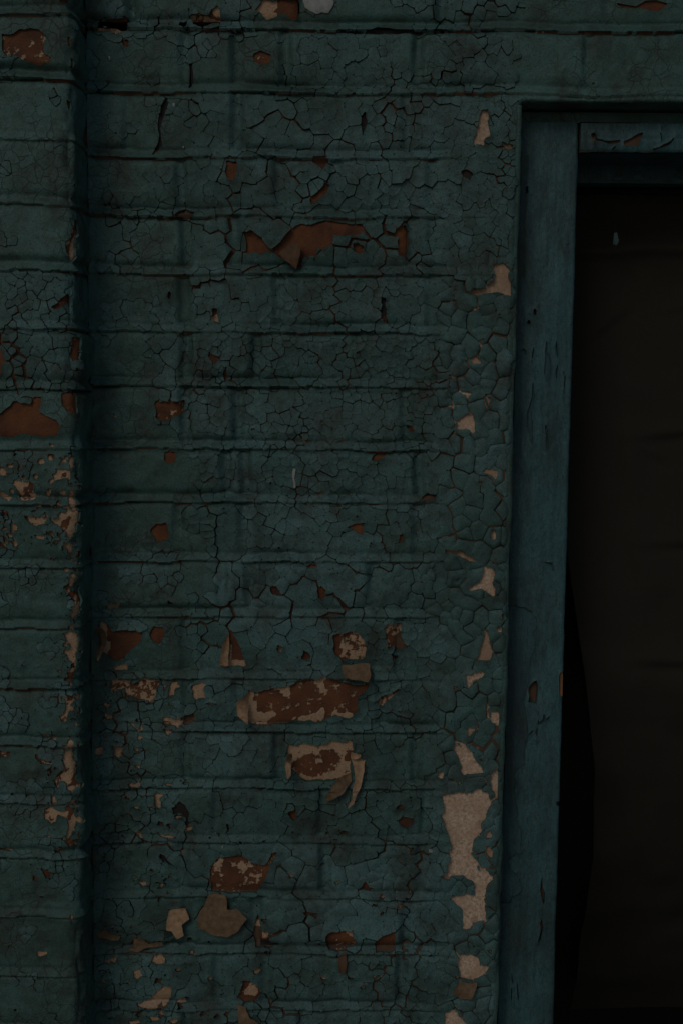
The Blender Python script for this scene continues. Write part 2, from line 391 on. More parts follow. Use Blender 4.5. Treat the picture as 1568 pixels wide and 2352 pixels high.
# traced on eight half-unit tiles of the picture: tile -> offset
TO = {1: (0, 0), 2: (784, 0), 3: (0, 590), 4: (784, 590), 5: (0, 1179), 6: (784, 1179), 7: (0, 1762.5), 8: (784, 1762.5)}
CRM = {'b': 0.12, 'd': -0.5, 'bc': 0.38, 'cb': 0.55, 'cx': 0.72, 'c': 1.0, 'p': 1.0, 'pb': 0.3}
WALL_PATCHES = '''
1 b 450,100 500,90 590,80 590,122 455,122
1 c 455,122 590,122 585,140 540,160 455,140
1 b 565,190 595,185 595,225 570,215
1 cb 880,70 960,75 1000,30 1015,70 1020,100 935,130 890,115
1 c 825,105 860,100 860,130 835,125
1 c 1165,60 1210,0 1290,0 1300,40 1280,75 1225,95 1200,60
1 b 1290,0 1370,0 1360,95 1310,70 1280,60
1 bc 1165,250 1190,235 1245,250 1240,290 1200,305 1170,285
1 b 1040,738 1095,745 1090,785 1070,835 1045,820
1 pb 1425,910 1460,880 1490,835 1515,850 1490,900 1430,945
1 b 1120,1070 1150,1060 1200,1090 1250,1150 1300,1100 1380,1030 1440,1030 1560,1024 1660,1030 1656,1080 1580,1090 1530,1080 1520,1130 1460,1140 1450,1179 1400,1180 1380,1240 1320,1210 1280,1180 1220,1150 1200,1170 1130,1164
1 d 765,450 772,455 745,560 740,600 750,670 720,705 690,718 715,680 728,600 740,520
1 d 800,990 850,960 900,975 880,1000 830,1000
1 d 870,290 885,300 880,400 868,410
2 bc 640,510 665,505 668,560 680,630 655,640 650,675 600,660 615,610
2 b 730,655 785,670 780,688 750,680
2 c 745,863 785,866 785,872 745,870
2 b 265,1050 290,1030 300,1160 285,1179 255,1110
2 b 50,1120 75,1115 105,1135 90,1165 60,1160
2 b 1255,15 1440,5 1510,15 1470,45 1420,55 1300,40
2 b 790,25 845,35 840,45 800,38
2 d 540,790 570,780 600,800 590,830 560,820
2 d 0,146 120,150 300,146 500,152 500,158 300,154 120,158 0,154
2 d 100,520 112,515 105,600 96,630
2 d 262,680 275,620 282,630 270,690
3 d 780,150 790,170 782,200 770,185
3 b 975,238 1000,240 1006,282 970,284
3 c 970,286 1006,284 1005,300 985,292
3 bc 715,660 850,655 840,720 800,735 760,755 715,735
3 b 755,895 805,893 810,940 775,955 755,930
3 c 520,715 540,735 525,740
3 c 1250,810 1345,804 1345,809 1252,815
3 c 1395,840 1420,842 1418,854 1396,852
3 c 1505,845 1568,843 1568,852 1510,852
3 c 1150,792 1170,783 1172,792 1158,800
3 c 1470,750 1482,750 1480,763 1472,762
3 c 1455,1080 1485,1080 1483,1090 1458,1090
3 c 1510,1140 1568,1138 1568,1146 1515,1148
3 b 1000,410 1008,412 1006,460 998,440
3 b 1030,520 1042,500 1042,565 1034,570
4 pb 690,40 735,25 770,55 760,100 785,140 785,180 690,165 640,170 590,160 600,145 660,135 695,110 700,70
4 pb 590,230 632,228 632,236 595,238
4 pb 590,470 610,455 645,490 595,495
4 pb 622,405 640,405 636,415 624,414
4 c 488,540 512,542 510,549 490,548
4 p 550,620 600,620 590,635 555,635
4 pb 665,640 680,645 676,690 668,680
4 p 498,677 522,680 512,688
4 p 520,775 540,740 570,720 605,720 605,745 612,800 605,815 570,790 530,790
4 pb 640,985 690,975 715,985 708,1025 680,1000
4 b 135,930 160,900 205,895 200,915 150,940
4 c 130,833 180,836 178,842 132,840
4 c 0,840 20,842 20,850 0,850
4 c 62,438 95,423 94,434 70,444
4 d 182,190 205,185 215,300 190,300 178,250
4 d 362,1105 400,1085 430,1090 425,1120 380,1120
4 b 298,770 330,790 335,805 310,800
5 b 690,85 720,45 765,40 775,110 740,130 715,130
5 c 480,410 510,420 545,410 565,410 540,435 500,440
5 b 480,495 500,500 520,540 580,530 660,545 655,580 610,620 575,670 540,680 505,650 488,640
5 c 468,490 480,492 488,640 468,625
5 b 690,545 710,515 755,520 760,545 735,600 700,580
5 b 1055,535 1075,560 1100,600 1130,680 1118,690 1055,688
5 c 1050,610 1055,690 1130,690 1130,702 1060,705 1015,700 1020,660
5 cb 1275,600 1300,610 1290,640 1275,630
5 b 1390,615 1430,655 1410,680 1380,670
5 b 1525,555 1568,545 1575,590 1600,640 1568,680 1535,640
5 cb 1575,548 1640,540 1673,580 1678,610 1668,668 1568,680 1590,640
5 c 520,710 575,690 590,695 590,725 530,720
5 cb 515,760 590,765 620,780 650,755 740,765 720,800 715,850 690,865 640,850 580,840 575,800 510,830
5 c 750,790 765,790 760,835 752,835
5 bc 785,775 820,770 800,840 775,840
5 c 875,795 945,775 945,850 890,850 885,815
5 c 945,870 1000,870 1000,877 948,877
5 c 750,930 845,930 840,972 800,975 755,970
5 b 845,930 890,915 895,945 870,970 842,970
5 c 740,980 800,985 770,1020
5 bc 1150,805 1180,822 1250,800 1340,785 1380,762 1480,748 1560,770 1700,778 1690,802 1640,842 1644,890 1600,942 1540,922 1490,942 1460,962 1380,952 1240,972 1145,962
5 c 1090,905 1145,805 1150,960 1095,930
5 cx 1320,1062 1400,1052 1520,1042 1610,1036 1616,1102 1650,1092 1656,1106 1616,1122 1610,1192 1580,1222 1540,1218 1470,1222 1380,1212 1350,1182 1310,1142
5 c 450,1070 490,1060 480,1105 445,1095
5 c 525,1060 560,1060 565,1100 545,1125 525,1100
5 c 630,1020 665,1020 640,1040
5 c 618,1070 640,1072 640,1090 625,1088
5 c 490,935 515,935 513,945 492,946
5 c 595,960 625,962 610,978
5 c 838,1095 848,1095 850,1140 843,1140
5 b 1240,340 1270,330 1290,370 1250,370
5 b 1455,350 1475,330 1500,350 1480,400 1460,380
5 b 1410,240 1460,235 1455,245 1420,250
5 c 1510,272 1560,272 1545,282 1515,280
5 d 770,390 780,400 800,408 790,418 772,412
6 d 1,85 30,75 5,92
6 p 685,70 705,75 705,120 685,120
6 pb 470,165 540,160 580,190 625,228 580,215 530,190 475,185
6 p 650,245 695,255 690,320 705,345 695,385 640,345 570,350 625,320 635,300
6 p 715,485 725,465 745,450 755,465 745,485
6 p 708,522 760,522 760,550 708,545
6 pb 655,520 675,560 685,610 680,675 610,675 640,600
6 p 565,735 650,720 655,740 610,765 570,805
6 p 680,905 725,905 720,940 695,965 682,950
6 pb 575,980 630,975 575,1030
6 p 515,1070 560,1050 600,1100 640,1160 650,1190 560,1190 540,1140
6 cb 205,500 275,500 270,560 240,600 210,620
6 b 245,600 270,560 310,620 240,630
6 c 235,473 300,473 298,480 240,482
6 b 225,640 260,650 240,680
6 cb 150,860 210,830 300,780 280,800 220,850 190,885
6 c 250,898 295,896 295,905 255,906
6 b 20,65 60,50 110,40 95,60 95,100 60,75
6 b 265,100 285,90 275,135 262,130
6 c 125,125 150,142 135,145
7 c 590,70 645,65 640,85 600,90
7 c 760,70 800,70 790,82 765,82
7 c 710,115 760,120 735,140 740,180 715,185
7 c 800,215 850,210 855,225 810,235
7 c 850,275 865,258 890,265 880,285 850,295
7 d 790,180 830,150 855,170 870,200 870,250 855,265 850,205 800,212
7 c 730,300 780,305 830,315 790,325 740,315
7 c 690,298 715,300 712,308 692,306
7 c 635,530 660,515 680,535 655,548
7 bc 980,435 1005,410 1130,405 1175,435 1220,440 1265,380 1275,385 1240,440 1200,530 1180,570 1100,572 1040,570 970,560
7 c 790,650 850,640 875,685 840,710 850,760 820,775 790,735 770,730
7 c 450,755 490,730 510,755 560,760 555,780 500,775 460,778
7 c 620,775 650,775 690,800 750,790 755,810 690,815 640,840 580,838 620,820
7 c 700,870 730,850 765,870 760,895 720,900 695,885
7 c 780,895 885,890 880,897 800,905
7 c 610,930 640,920 660,945 625,970
7 c 510,870 540,860 530,900
7 c 625,1080 660,1080 710,1040 740,1010 790,995 790,1020 770,1100 700,1110 650,1100
7 c 810,1070 850,1045 865,1080 820,1095
7 c 670,1135 745,1148 740,1158 700,1160
7 c 590,1160 640,1158 650,1175 600,1179
7 c 770,1160 830,1155 800,1179
7 c 1160,925 1190,910 1200,930 1175,950
7 bc 1115,970 1150,975 1200,1020 1185,1060 1120,1075 1090,1055 1110,1010
7 c 945,790 970,785 965,805
7 d 1185,672 1200,740 1245,790 1290,808 1240,822 1175,820
7 b 1380,650 1460,660 1455,690 1400,665
7 bc 1495,762 1568,740 1608,745 1638,790 1630,820 1580,836 1510,830
7 b 1320,195 1355,185 1350,240
7 b 1040,250 1055,250 1050,300
7 c 1210,840 1240,835 1235,855
7 d 735,390 760,400 800,440 780,445 740,420
8 p 430,40 465,15 465,50
8 p 545,0 610,0 560,35
8 p 675,50 700,0 735,15 715,50 735,90 720,110 690,105
8 pb 700,115 730,120 715,135
8 p 455,118 530,108 600,112 620,95 670,110 685,165 670,190 660,230 635,260 640,290 605,330 590,390 620,420 620,465 665,468 692,500 690,515 665,540 650,600 655,650 660,700 600,715 585,740 550,740 550,690 555,650 520,620 490,600 540,585 610,583 610,530 560,490 510,490 470,505 445,485 475,485 490,425 500,420 490,370 510,360 490,310 470,270 465,230 450,210 470,190 460,150
8 p 665,290 685,275 690,320 660,330
8 pb 660,350 695,380 690,415 670,400
8 p 540,850 600,855 625,870 630,905 680,910 660,940 625,965 540,960
8 p 470,1120 520,1105 540,1140 570,1160 575,1190 470,1190
8 b 150,800 200,760 240,745 240,800 250,830 210,845 155,845
8 c 385,183 415,182 415,188 388,190
8 b 70,556 110,515 125,540 150,545 130,560
8 d 158,380 166,378 178,460 168,455
8 c 130,945 180,943 176,950 150,958
8 c 80,1000 125,980 100,1010
8 pb 660,830 690,825 680,850
'''
PIER_PATCHES = '''
1 bc 10,155 60,160 95,135 180,135 215,185 210,250 240,265 235,290 180,305 130,285 90,265 30,260
1 b 270,-10 320,-10 315,15 275,10
1 b 312,165 330,165 332,215 318,210
1 b 325,265 345,265 345,310 327,308
1 b 305,455 340,460 345,495 315,485
1 b 345,835 358,840 356,862 345,858
1 cb 340,1010 365,1000 370,1060 355,1090 370,1140 366,1190 310,1165 300,1120 330,1090
3 c 325,-6 370,-6 352,30 330,25
3 b 235,235 280,190 315,165 318,205 270,240
3 b -20,390 0,390 20,440 15,500 0,550 -20,560
3 b 325,370 380,362 375,430 360,480 330,470 320,450
3 b 375,480 396,545 385,555 370,510
3 b -20,725 0,720 30,700 70,660 100,675 150,680 160,640 195,640 180,715 230,735 265,750 280,790 265,825 200,835 170,820 60,830 -20,825
3 b 285,625 350,625 355,720 310,710 290,680
3 c 225,850 255,860 245,875 230,870
3 cb 65,1020 130,1030 160,1040 155,1075 170,1090 160,1115 95,1118 80,1070
3 cb 10,1110 40,1090 60,1105 45,1125
3 cb 240,1000 270,975 320,980 320,1010 260,1020
3 cb 315,910 350,920 355,1179 345,1179 310,1110 330,1060 320,960
3 bc 215,1060 245,1060 235,1085
3 bc 0,960 40,1000 0,1000
3 bc 265,1070 300,1065 295,1080
5 cb 245,40 280,-5 360,-5 350,60 355,90 310,90 290,65
5 cb 115,5 225,10 215,40 170,55 130,30
5 b 150,90 210,95 205,125 175,115
5 cb -5,125 35,130 30,150 -5,150
5 b 305,150 340,145 340,175 310,180
5 bc 50,45 75,45 72,58 55,58
5 b 320,305 340,305 335,340 315,335
5 bc 335,365 380,360 370,450 355,520 340,520 335,480 320,475 335,430
5 c 285,545 360,550 365,600 350,640 355,700 340,750 325,745 335,690 310,660 305,645 330,630 320,600
5 cb 300,860 315,860 320,890 310,950 290,960 275,930 300,905
5 c 195,1015 230,1015 228,1028 200,1030
5 bc -5,1085 50,1095 45,1120 -5,1115
5 cb 160,1100 245,1140 240,1155 200,1150 165,1130
5 cb 295,1100 325,1080 350,1150 350,1190 300,1190
7 cb 250,75 280,20 310,-4 350,-4 350,100 330,120 310,90 300,65 275,60 265,100
7 c 235,125 250,125 255,150 272,160 240,165
7 c 205,190 240,180 290,200 320,190 355,240 350,270 335,290 325,370 315,350 315,280 310,230 265,210 260,250 240,240 205,235
7 c 250,370 280,370 270,390 255,388
7 bc -5,365 65,370 55,385 -5,385
7 b 195,460 240,480 235,515 200,490
7 b 150,490 180,520 155,520
7 c 320,670 340,680 332,722 326,720
7 c 170,840 220,845 215,860 175,870
7 bc 180,590 205,592 200,602 184,600
7 b 180,1165 210,1168 200,1180
'''
def load(txt, surf):
    for k, ln in enumerate(txt.strip().splitlines()):
        w = ln.split(); ox, oy = TO[int(w[0])]
        pts = [(ox + float(a.split(',')[0]) * .5, oy + float(a.split(',')[1]) * .5) for a in w[2:]]
        pl = fract(pts, 0.13, 2, 100 + k)
        surf.patches.append(Patch(surf.sz(pl), CRM[w[1]]))

# ------------------------------------------------------------------ brickwork relief
def zline(ys, x, Y): return [float(unp(x, y, Y)[1]) for y in ys]
WALL_Y = [-225, -77, 70, 216, 365, 500, 632, 766, 891, 1035, 1156, 1290, 1416, 1560, 1681, 1811, 1936, 2062, 2190, 2320, 2452, 2585]
wz = zline(WALL_Y, 700, 0.0)
XL, XR = -0.345, 0.80                                   # wall limits
def wx(px, py=1176): return float(unp(px, py, 0.0)[0])
PERP = {1: [430, 810, 1190, 1380], 2: [310, 690, 1000, 1375], 3: [432, 545, 655, 950, 1330], 4: [300, 545, 925, 1110], 5: [420, 640, 770, 985], 6: [430, 540, 936, 988],
        7: [425, 640, 985], 8: [430, 590, 1010], 9: [426, 545, 930], 10: [520, 565, 960], 11: [412, 560, 960], 12: [512, 575, 856], 13: [428, 478, 920],
        14: [432, 548, 880], 15: [426, 640, 960], 16: [500, 745, 985], 17: [421, 750, 975], 18: [430, 590, 940], 19: [500, 612, 930], 20: [430, 700, 960], 21: [520, 860]}
JT = 0.011
X_PLASTER = wx(1008)
edge_a, edge_b = unp(1197, 300), unp(1143, 2300)
_zt = np.linspace(-1.2, 1.0, 1400); _ew = 0.0018 * fbm(_zt * 26, _zt * 0 + 3.3, 66, 3); _iw = 0.0009 * fbm(_zt * 45, _zt * 0 + 1.3, 67, 3)
def x_edge(z):                                          # the wall's edge at the window opening
    t = (z - edge_a[1]) / (edge_b[1] - edge_a[1]); return edge_a[0] + (edge_b[0] - edge_a[0]) * t + np.interp(z, _zt, _ew)
Z_LINTEL = float(unp(1350, 236)[1])
wza = np.array(wz)
PERP_X = {k: sorted(wx(p) for p in v) for k, v in PERP.items()}
def row_of(z): return np.clip(len(wza) - np.searchsorted(wza[::-1], z, side='left'), 1, len(wza) - 1)   # row k lies between wz[k-1] (top) and wz[k]

def relief(x, z, lines, perps, fade, lump, seed, amp=1.0):
    x = np.asarray(x, float); z = np.asarray(z, float)
    la = np.array(lines)
    ze = z + 0.0027 * fbm(x * 9, z * 4, seed + 3, 2) + 0.0020 * fbm(x * 40, z * 20, seed + 4, 3)
    k = np.clip(len(la) - np.searchsorted(la[::-1], ze, side='left'), 1, len(la) - 1)
    t = ze - la[k]; v = la[k - 1] - ze
    js_lo = (0.30 + 1.5 * vn(x * 13, k * 3.3, seed + 1) ** 1.5) * fade(x, z) * amp
    js_hi = (0.30 + 1.5 * vn(x * 13, (k - 1) * 3.3, seed + 1) ** 1.5) * fade(x, z) * amp
    mort = 0.0022 - 0.0062 * np.clip(t / JT, 0, 1)
    u = np.maximum(t - JT, 0)
    brick = -0.0040 * np.exp(-u / 0.0042) * js_lo - 0.0064 * np.exp(-np.maximum(v, 0) / 0.0026) * js_hi
    dperp = np.full(x.shape, 1.0); bi = np.zeros(x.shape)
    for r, xs in perps.items():
        m = k == r
        if not m.any(): continue
        xx = x[m] + 0.0016 * fbm(z[m] * 40, x[m] * 0 + r, seed + 8, 2)
        d = np.min(np.abs(xx[:, None] - np.array(xs)[None, :]), 1); dperp[m] = d; bi[m] = np.searchsorted(xs, xx)
    ps = (0.35 + 1.0 * vn(x * 11, z * 11, seed + 6)) * fade(x, z) * amp
    inb = sstep(0, JT, t)
    brick = brick - 0.0042 * ps * (1 - sstep(0.0015, 0.0115, dperp)) * inb
    off = (_h(bi, k * 1.0, seed + 2) - 0.5) * 0.0050
    tx = (_h(bi, k * 1.0, seed + 21) - 0.5) * 0.16
    ez = np.minimum(np.minimum(u, np.maximum(v, 0)), dperp)
    wgt = sstep(0.0, 0.009, ez)
    mid = (la[k] + la[k - 1]) / 2
    h = np.where(t < JT, mort * js_lo, brick + (off + tx * (z - mid)) * wgt * fade(x, z))
    h = h + lump * (0.0016 * fbm(x * 22, z * 22, seed + 11, 3) + 0.0007 * fbm(x * 95, z * 95, seed + 12, 2))
    return h + 0.003 * fbm(x * 3.1, z * 3.1, seed + 13, 2)

PIER_D = 0.095
pier_a, pier_b = unp(168, 100, -PIER_D), unp(189, 2100, -PIER_D)
PX = float((pier_a[0] + pier_b[0]) / 2)                 # pier arris
def wall_fade(x, z): return (1 - 0.93 * sstep(wx(955), wx(1040), x) * (1 - sstep(Z_LINTEL - .01, Z_LINTEL + .01, z)))
def H_wall(x, z):
    x = np.asarray(x, float); z = np.asarray(z, float)
    px, py = prj(x, z)
    lump = 0.75 + 0.5 * vn(px / 160, py / 160, 5) + 0.5 * sstep(440, 300, px)
    h = relief(x, z, wz, PERP_X, wall_fade, lump, 40, 1.45)
    h = h + (0.006 + 0.012 * vn(x * 70, z * 34, 61)) * np.exp(-np.maximum(x - PX, 0) / (0.006 + 0.009 * vn(z * 12, x * 0 + 2.0, 62)))                   # mortar fillet in the corner
    below = (1 - sstep(Z_LINTEL - 0.004, Z_LINTEL + 0.002, z))
    e = np.clip(1 - (x_edge(z) - x) / 0.010, 0, 1) * below
    h = h - 0.010 * (1 - np.sqrt(np.maximum(1 - e * e, 0)))                  # rounded edge at the opening
    e2 = np.clip(1 - (z - Z_LINTEL) / 0.007, 0, 1) * sstep(-0.004, 0.002, x - x_edge(z))
    h = h - 0.007 * (1 - np.sqrt(np.maximum(1 - e2 * e2, 0)))
    return h
H_wall_exact = H_wall
H_wall = GridFn(H_wall_exact, PX - 0.03, XR + 0.01, wz[-1] - 0.01, wz[0] + 0.01, 0.0013)
wall = Surf(lambda s, z, h: np.stack([s, -h, z], -1), H_wall, 0.0)
load(WALL_PATCHES, wall)
specks(wall, [(238, 430, 1560, 2350, 115, 3, 11, [1.0, 0.7, 0.3]), (430, 1000, 1850, 2350, 75, 3, 12, [1.0, 0.4, 0.1]), (440, 1000, 1160, 1900, 26, 2.5, 7, [0.8, 0.2, 0.1]), (240, 1000, 230, 1160, 22, 2.5, 6, [0.6, 0.1]), (1020, 1140, 660, 2350, 46, 3, 10, [1.0, 0.3]), (240, 1560, 0, 225, 14, 3, 8, [0.3, 0.1])], 41)
wall.psdf = psdf_grid(wall, PX - 0.03, XR + 0.01, wz[-1] - 0.01, wz[0] + 0.01)

CREAM = [  # where cream primer or bare brick lies within the big peeled places, picture units
    (1.0, [(630, 1578), (670, 1572), (663, 1594), (648, 1590)]), (1.0, [(604, 1634), (630, 1634), (615, 1660), (590, 1658), (575, 1649)]), (1.0, [(670, 1649), (700, 1642), (747, 1631), (729, 1662)]),
    (0.9, [(762, 1631), (777, 1651), (810, 1651), (811, 1634), (790, 1640)]), (0.95, [(722, 1557), (747, 1554), (747, 1598), (736, 1583)]), (0.42, [(665, 1748), (700, 1735), (743, 1719), (779, 1730), (772, 1774), (708, 1781), (651, 1766)]),
    (0.5, [(535, 1975), (560, 1968), (575, 1990), (560, 2005), (530, 1998)]), (0.5, [(490, 1975), (515, 1970), (512, 2040), (490, 2038)])]
for c_, p_ in CREAM: wall.overlays.append(Patch(wall.sz(fract(p_, 0.25, 3, 77)), c_, 0.0))
PIER_Y = [-270, -120, 34, 182, 322, 470, 620, 757, 897, 1034, 1162, 1306, 1445, 1582, 1714, 1846, 1972, 2105, 2240, 2370, 2500, 2630]
pz = zline(PIER_Y, 100, -PIER_D)
RR = 0.011                                              # pier arris rounding
PIER_PERP = {k: [PX - (0.11 if k % 2 else 0.225), PX - (0.335 if k % 2 else 0.34)] for k in range(1, len(pz))}
PIER_PERP = {k: sorted(v) for k, v in PIER_PERP.items()}
def P_pier(s, z, h):
    s = np.asarray(s, float); d = s - (PX - RR); ang = np.clip(d / RR, 0, math.pi / 2)
    dx = np.where(d < 0, d, np.where(ang < math.pi / 2, RR * np.sin(ang), RR)); dy = np.where(d < 0, 0, RR * (1 - np.cos(ang)) + np.maximum(d - RR * math.pi / 2, 0))
    return np.stack([PX - RR + dx + h * np.sin(ang), -PIER_D + dy - h * np.cos(ang), z], -1)
def H_pier(s, z):
    return relief(s, z, pz, PIER_PERP, lambda x, zz: 1.0 + 0 * x, 1.35, 90, 1.15) - 0.009 * vn(s * 75, z * 48, 77) ** 1.5 * np.exp(-((s - PX + 0.002) / 0.011) ** 2) + 0.0035 * fbm(s * 60, z * 60, 78, 3) * sstep(PX - 0.002, PX + 0.01, s)
S_END = PX - RR + RR * math.pi / 2 + PIER_D - RR + 0.004
H_pier = GridFn(H_pier, PX - 0.35, S_END + 0.01, pz[-1] - 0.01, pz[0] + 0.01, 0.0013)
pier = Surf(P_pier, H_pier, -PIER_D)
load(PIER_PATCHES, pier)
specks(pier, [(0, 185, 1040, 1250, 90, 4, 13, [1.0, 0.8, 0.5]), (152, 190, 1040, 2000, 230, 5, 14, [1.0, 1.0, 0.7, 0.3]), (110, 155, 1250, 2000, 50, 3, 10, [1.0, 0.6]), (158, 186, 200, 1040, 34, 3, 8, [0.5, 0.2]), (0, 140, 1500, 2350, 22, 3, 8, [0.9, 0.5, 0.2])], 42)
pier.psdf = psdf_grid(pier, PX - 0.35, S_END + 0.01, pz[-1] - 0.01, pz[0] + 0.01)

# ------------------------------------------------------------------ top-level things of the wall
Z0, Z1 = wz[-1], wz[0]
GROUND_Z = -1.55
brick_wall = empty('brick_wall', (0, 0, GROUND_Z), 'crackled teal painted brick wall between the corner pier and the window', 'wall')
brick_pier = empty('brick_pier', (PX - 0.15, -PIER_D, GROUND_Z), 'teal painted brick pier standing proud at the far left edge', 'pier')

def box(name, x0, x1, y0, y1, z0, z1, mat, parent=None, kind=None, bevel=0.0):
    V = [(x, y, z) for x in (x0, x1) for y in (y0, y1) for z in (z0, z1)]
    F = [(0, 1, 3, 2), (4, 6, 7, 5), (0, 4, 5, 1), (2, 3, 7, 6), (0, 2, 6, 4), (1, 5, 7, 3)]
    me = mesh_from(name, V, F, smooth=False)
    o = link(name, me, mat, parent, kind)
    if bevel:
        md = o.modifiers.new('bevel', 'BEVEL'); md.width = bevel; md.segments = 2
    return o

# ------------------------------------------------------------------ paint zones on the wall
def rad_map(px, py):
    """mean crack spacing in picture units; 0 = smooth coat"""
    r = np.full(px.shape, 34.0)
    def put(c, v): r[c] = v
    put((py > 215) & (py < 365), 50); put((py >= 365) & (py < 500), 38); put((py >= 500) & (py < 632), 58)
    put((py >= 632) & (py < 766), 33); put((py >= 766) & (py < 891), 22); put((py >= 891) & (py < 1035), 25); put((py >= 1035) & (py < 1156), 30)
    put((py >= 1156) & (py < 1290), 38); put((py >= 1290) & (py < 1416), 52); put((py >= 1416) & (py < 1560), 46); put((py >= 1560) & (py < 1690), 36)
    put((py >= 1690) & (py < 1811), 32); put((py >= 1811) & (py < 1936), 36); put((py >= 1936) & (py < 2062), 58); put((py >= 2062) & (py < 2190), 66); put((py >= 2190), 34)
    mid = (px > 860) & (px < 1010); r[mid] = np.minimum(r[mid], 32)
    put((px > 1005) & (py < 660), 25); put((px > 1020) & (py >= 660), 56)
    wob = 40 * (vn(px / 70, py / 50, 3) - 0.5)
    lim = np.where(py < 760, 430, np.where(py < 1000, 440, np.where(py < 1290, 470, np.where(py < 1420, 480, np.where(py < 1700, 440, np.where(py < 1936, 470, 330))))))
    left = px < lim + wob; r[left] = np.where(vn(px[left] / 75, py[left] / 60, 8) > 0.60, 30, 0)
    r[px < 236] = 0
    r[(px < lim + wob) & (py > 1500) & (vn(px / 60, py / 40, 9) > 0.62) & (px > 250)] = 28
    top = (py < 222 + wob * 0.2); r[top] = np.where(vn(px[top] / 90, py[top] / 60, 18) > 0.56, 30, 0)
    r[top & (px > 640) & (px < 900) & (py > 80) & (vn(px / 45, py / 40, 19) > 0.45)] = 30
    r[(px > 1180 + wob * .2)] = 0
    return r
def pier_rad(px, py):
    r = np.zeros(px.shape)
    z = (py > 625) & (py < 895) & (px > 20); r[z] = 28
    r[(r == 0) & (vn(px / 60, py / 55, 28) > 0.66)] = 24
    r[(px > 176) | (px < -110)] = 0
    return r

def _hs(i, j):
    n = (min(i, j) * 374761393 + max(i, j) * 668265263) & 0xffffffff
    n = ((n ^ (n >> 13)) * 1274126177) & 0xffffffff
    return ((n ^ (n >> 16)) & 0xffffffff) / 4294967295.0
def scatter(surf, x0, x1, z0, z1, rmap, n):
    """uneven seeds: darts thrown with the local spacing"""
    xs = rng.uniform(x0, x1, n); zs = rng.uniform(z0, z1, n)
    px, py = prj(xs, zs, surf.D); r = rmap(px, py)
    rr = np.where(r > 0, r * 0.64 * rng.choice([0.62, 0.8, 1.0, 1.25, 1.55], n, p=[.2, .25, .25, .2, .1]), 13) * U; B = 0.02; grid = {}; out = []
    for x, z, q, fl in zip(xs.tolist(), zs.tolist(), rr.tolist(), (r > 0).tolist()):
        i, j = int(x // B), int(z // B); w = int(q / B) + 1; ok = True
        for a in range(i - w, i + w + 1):
            for b_ in range(j - w, j + w + 1):
                for (qx, qz, qr) in grid.get((a, b_), ()):
                    m_ = min(q, qr)
                    if (x - qx) ** 2 + (z - qz) ** 2 < m_ * m_: ok = False; break
                if not ok: break
            if not ok: break
        if ok: grid.setdefault((i, j), []).append((x, z, q)); out.append((x, z, q, fl))
    return out

WARP = 5.0 * U
_w = [GridFn(lambda x, z, q=q: WARP * fbm(x * 55, z * 55, q, 3), -0.75, XR + 0.02, wz[-1] - 0.02, wz[0] + 0.02, 0.0016) for q in (201, 202)]
def warp(x, z): return x + _w[0](x, z), z + _w[1](x, z)
zone_n = GridFn(lambda x, z: np.clip(vn(x * 15, z * 19, 221) * 2.3 - 0.35, 0.12, 1.7), -0.75, XR + 0.02, wz[-1] - 0.02, wz[0] + 0.02, 0.003)
crack_n = GridFn(lambda x, z: vn(x * 48, z * 48, 211) * 0.6 + vn(x * 110, z * 110, 212) * 0.4, -0.75, XR + 0.02, wz[-1] - 0.02, wz[0] + 0.02, 0.0016)

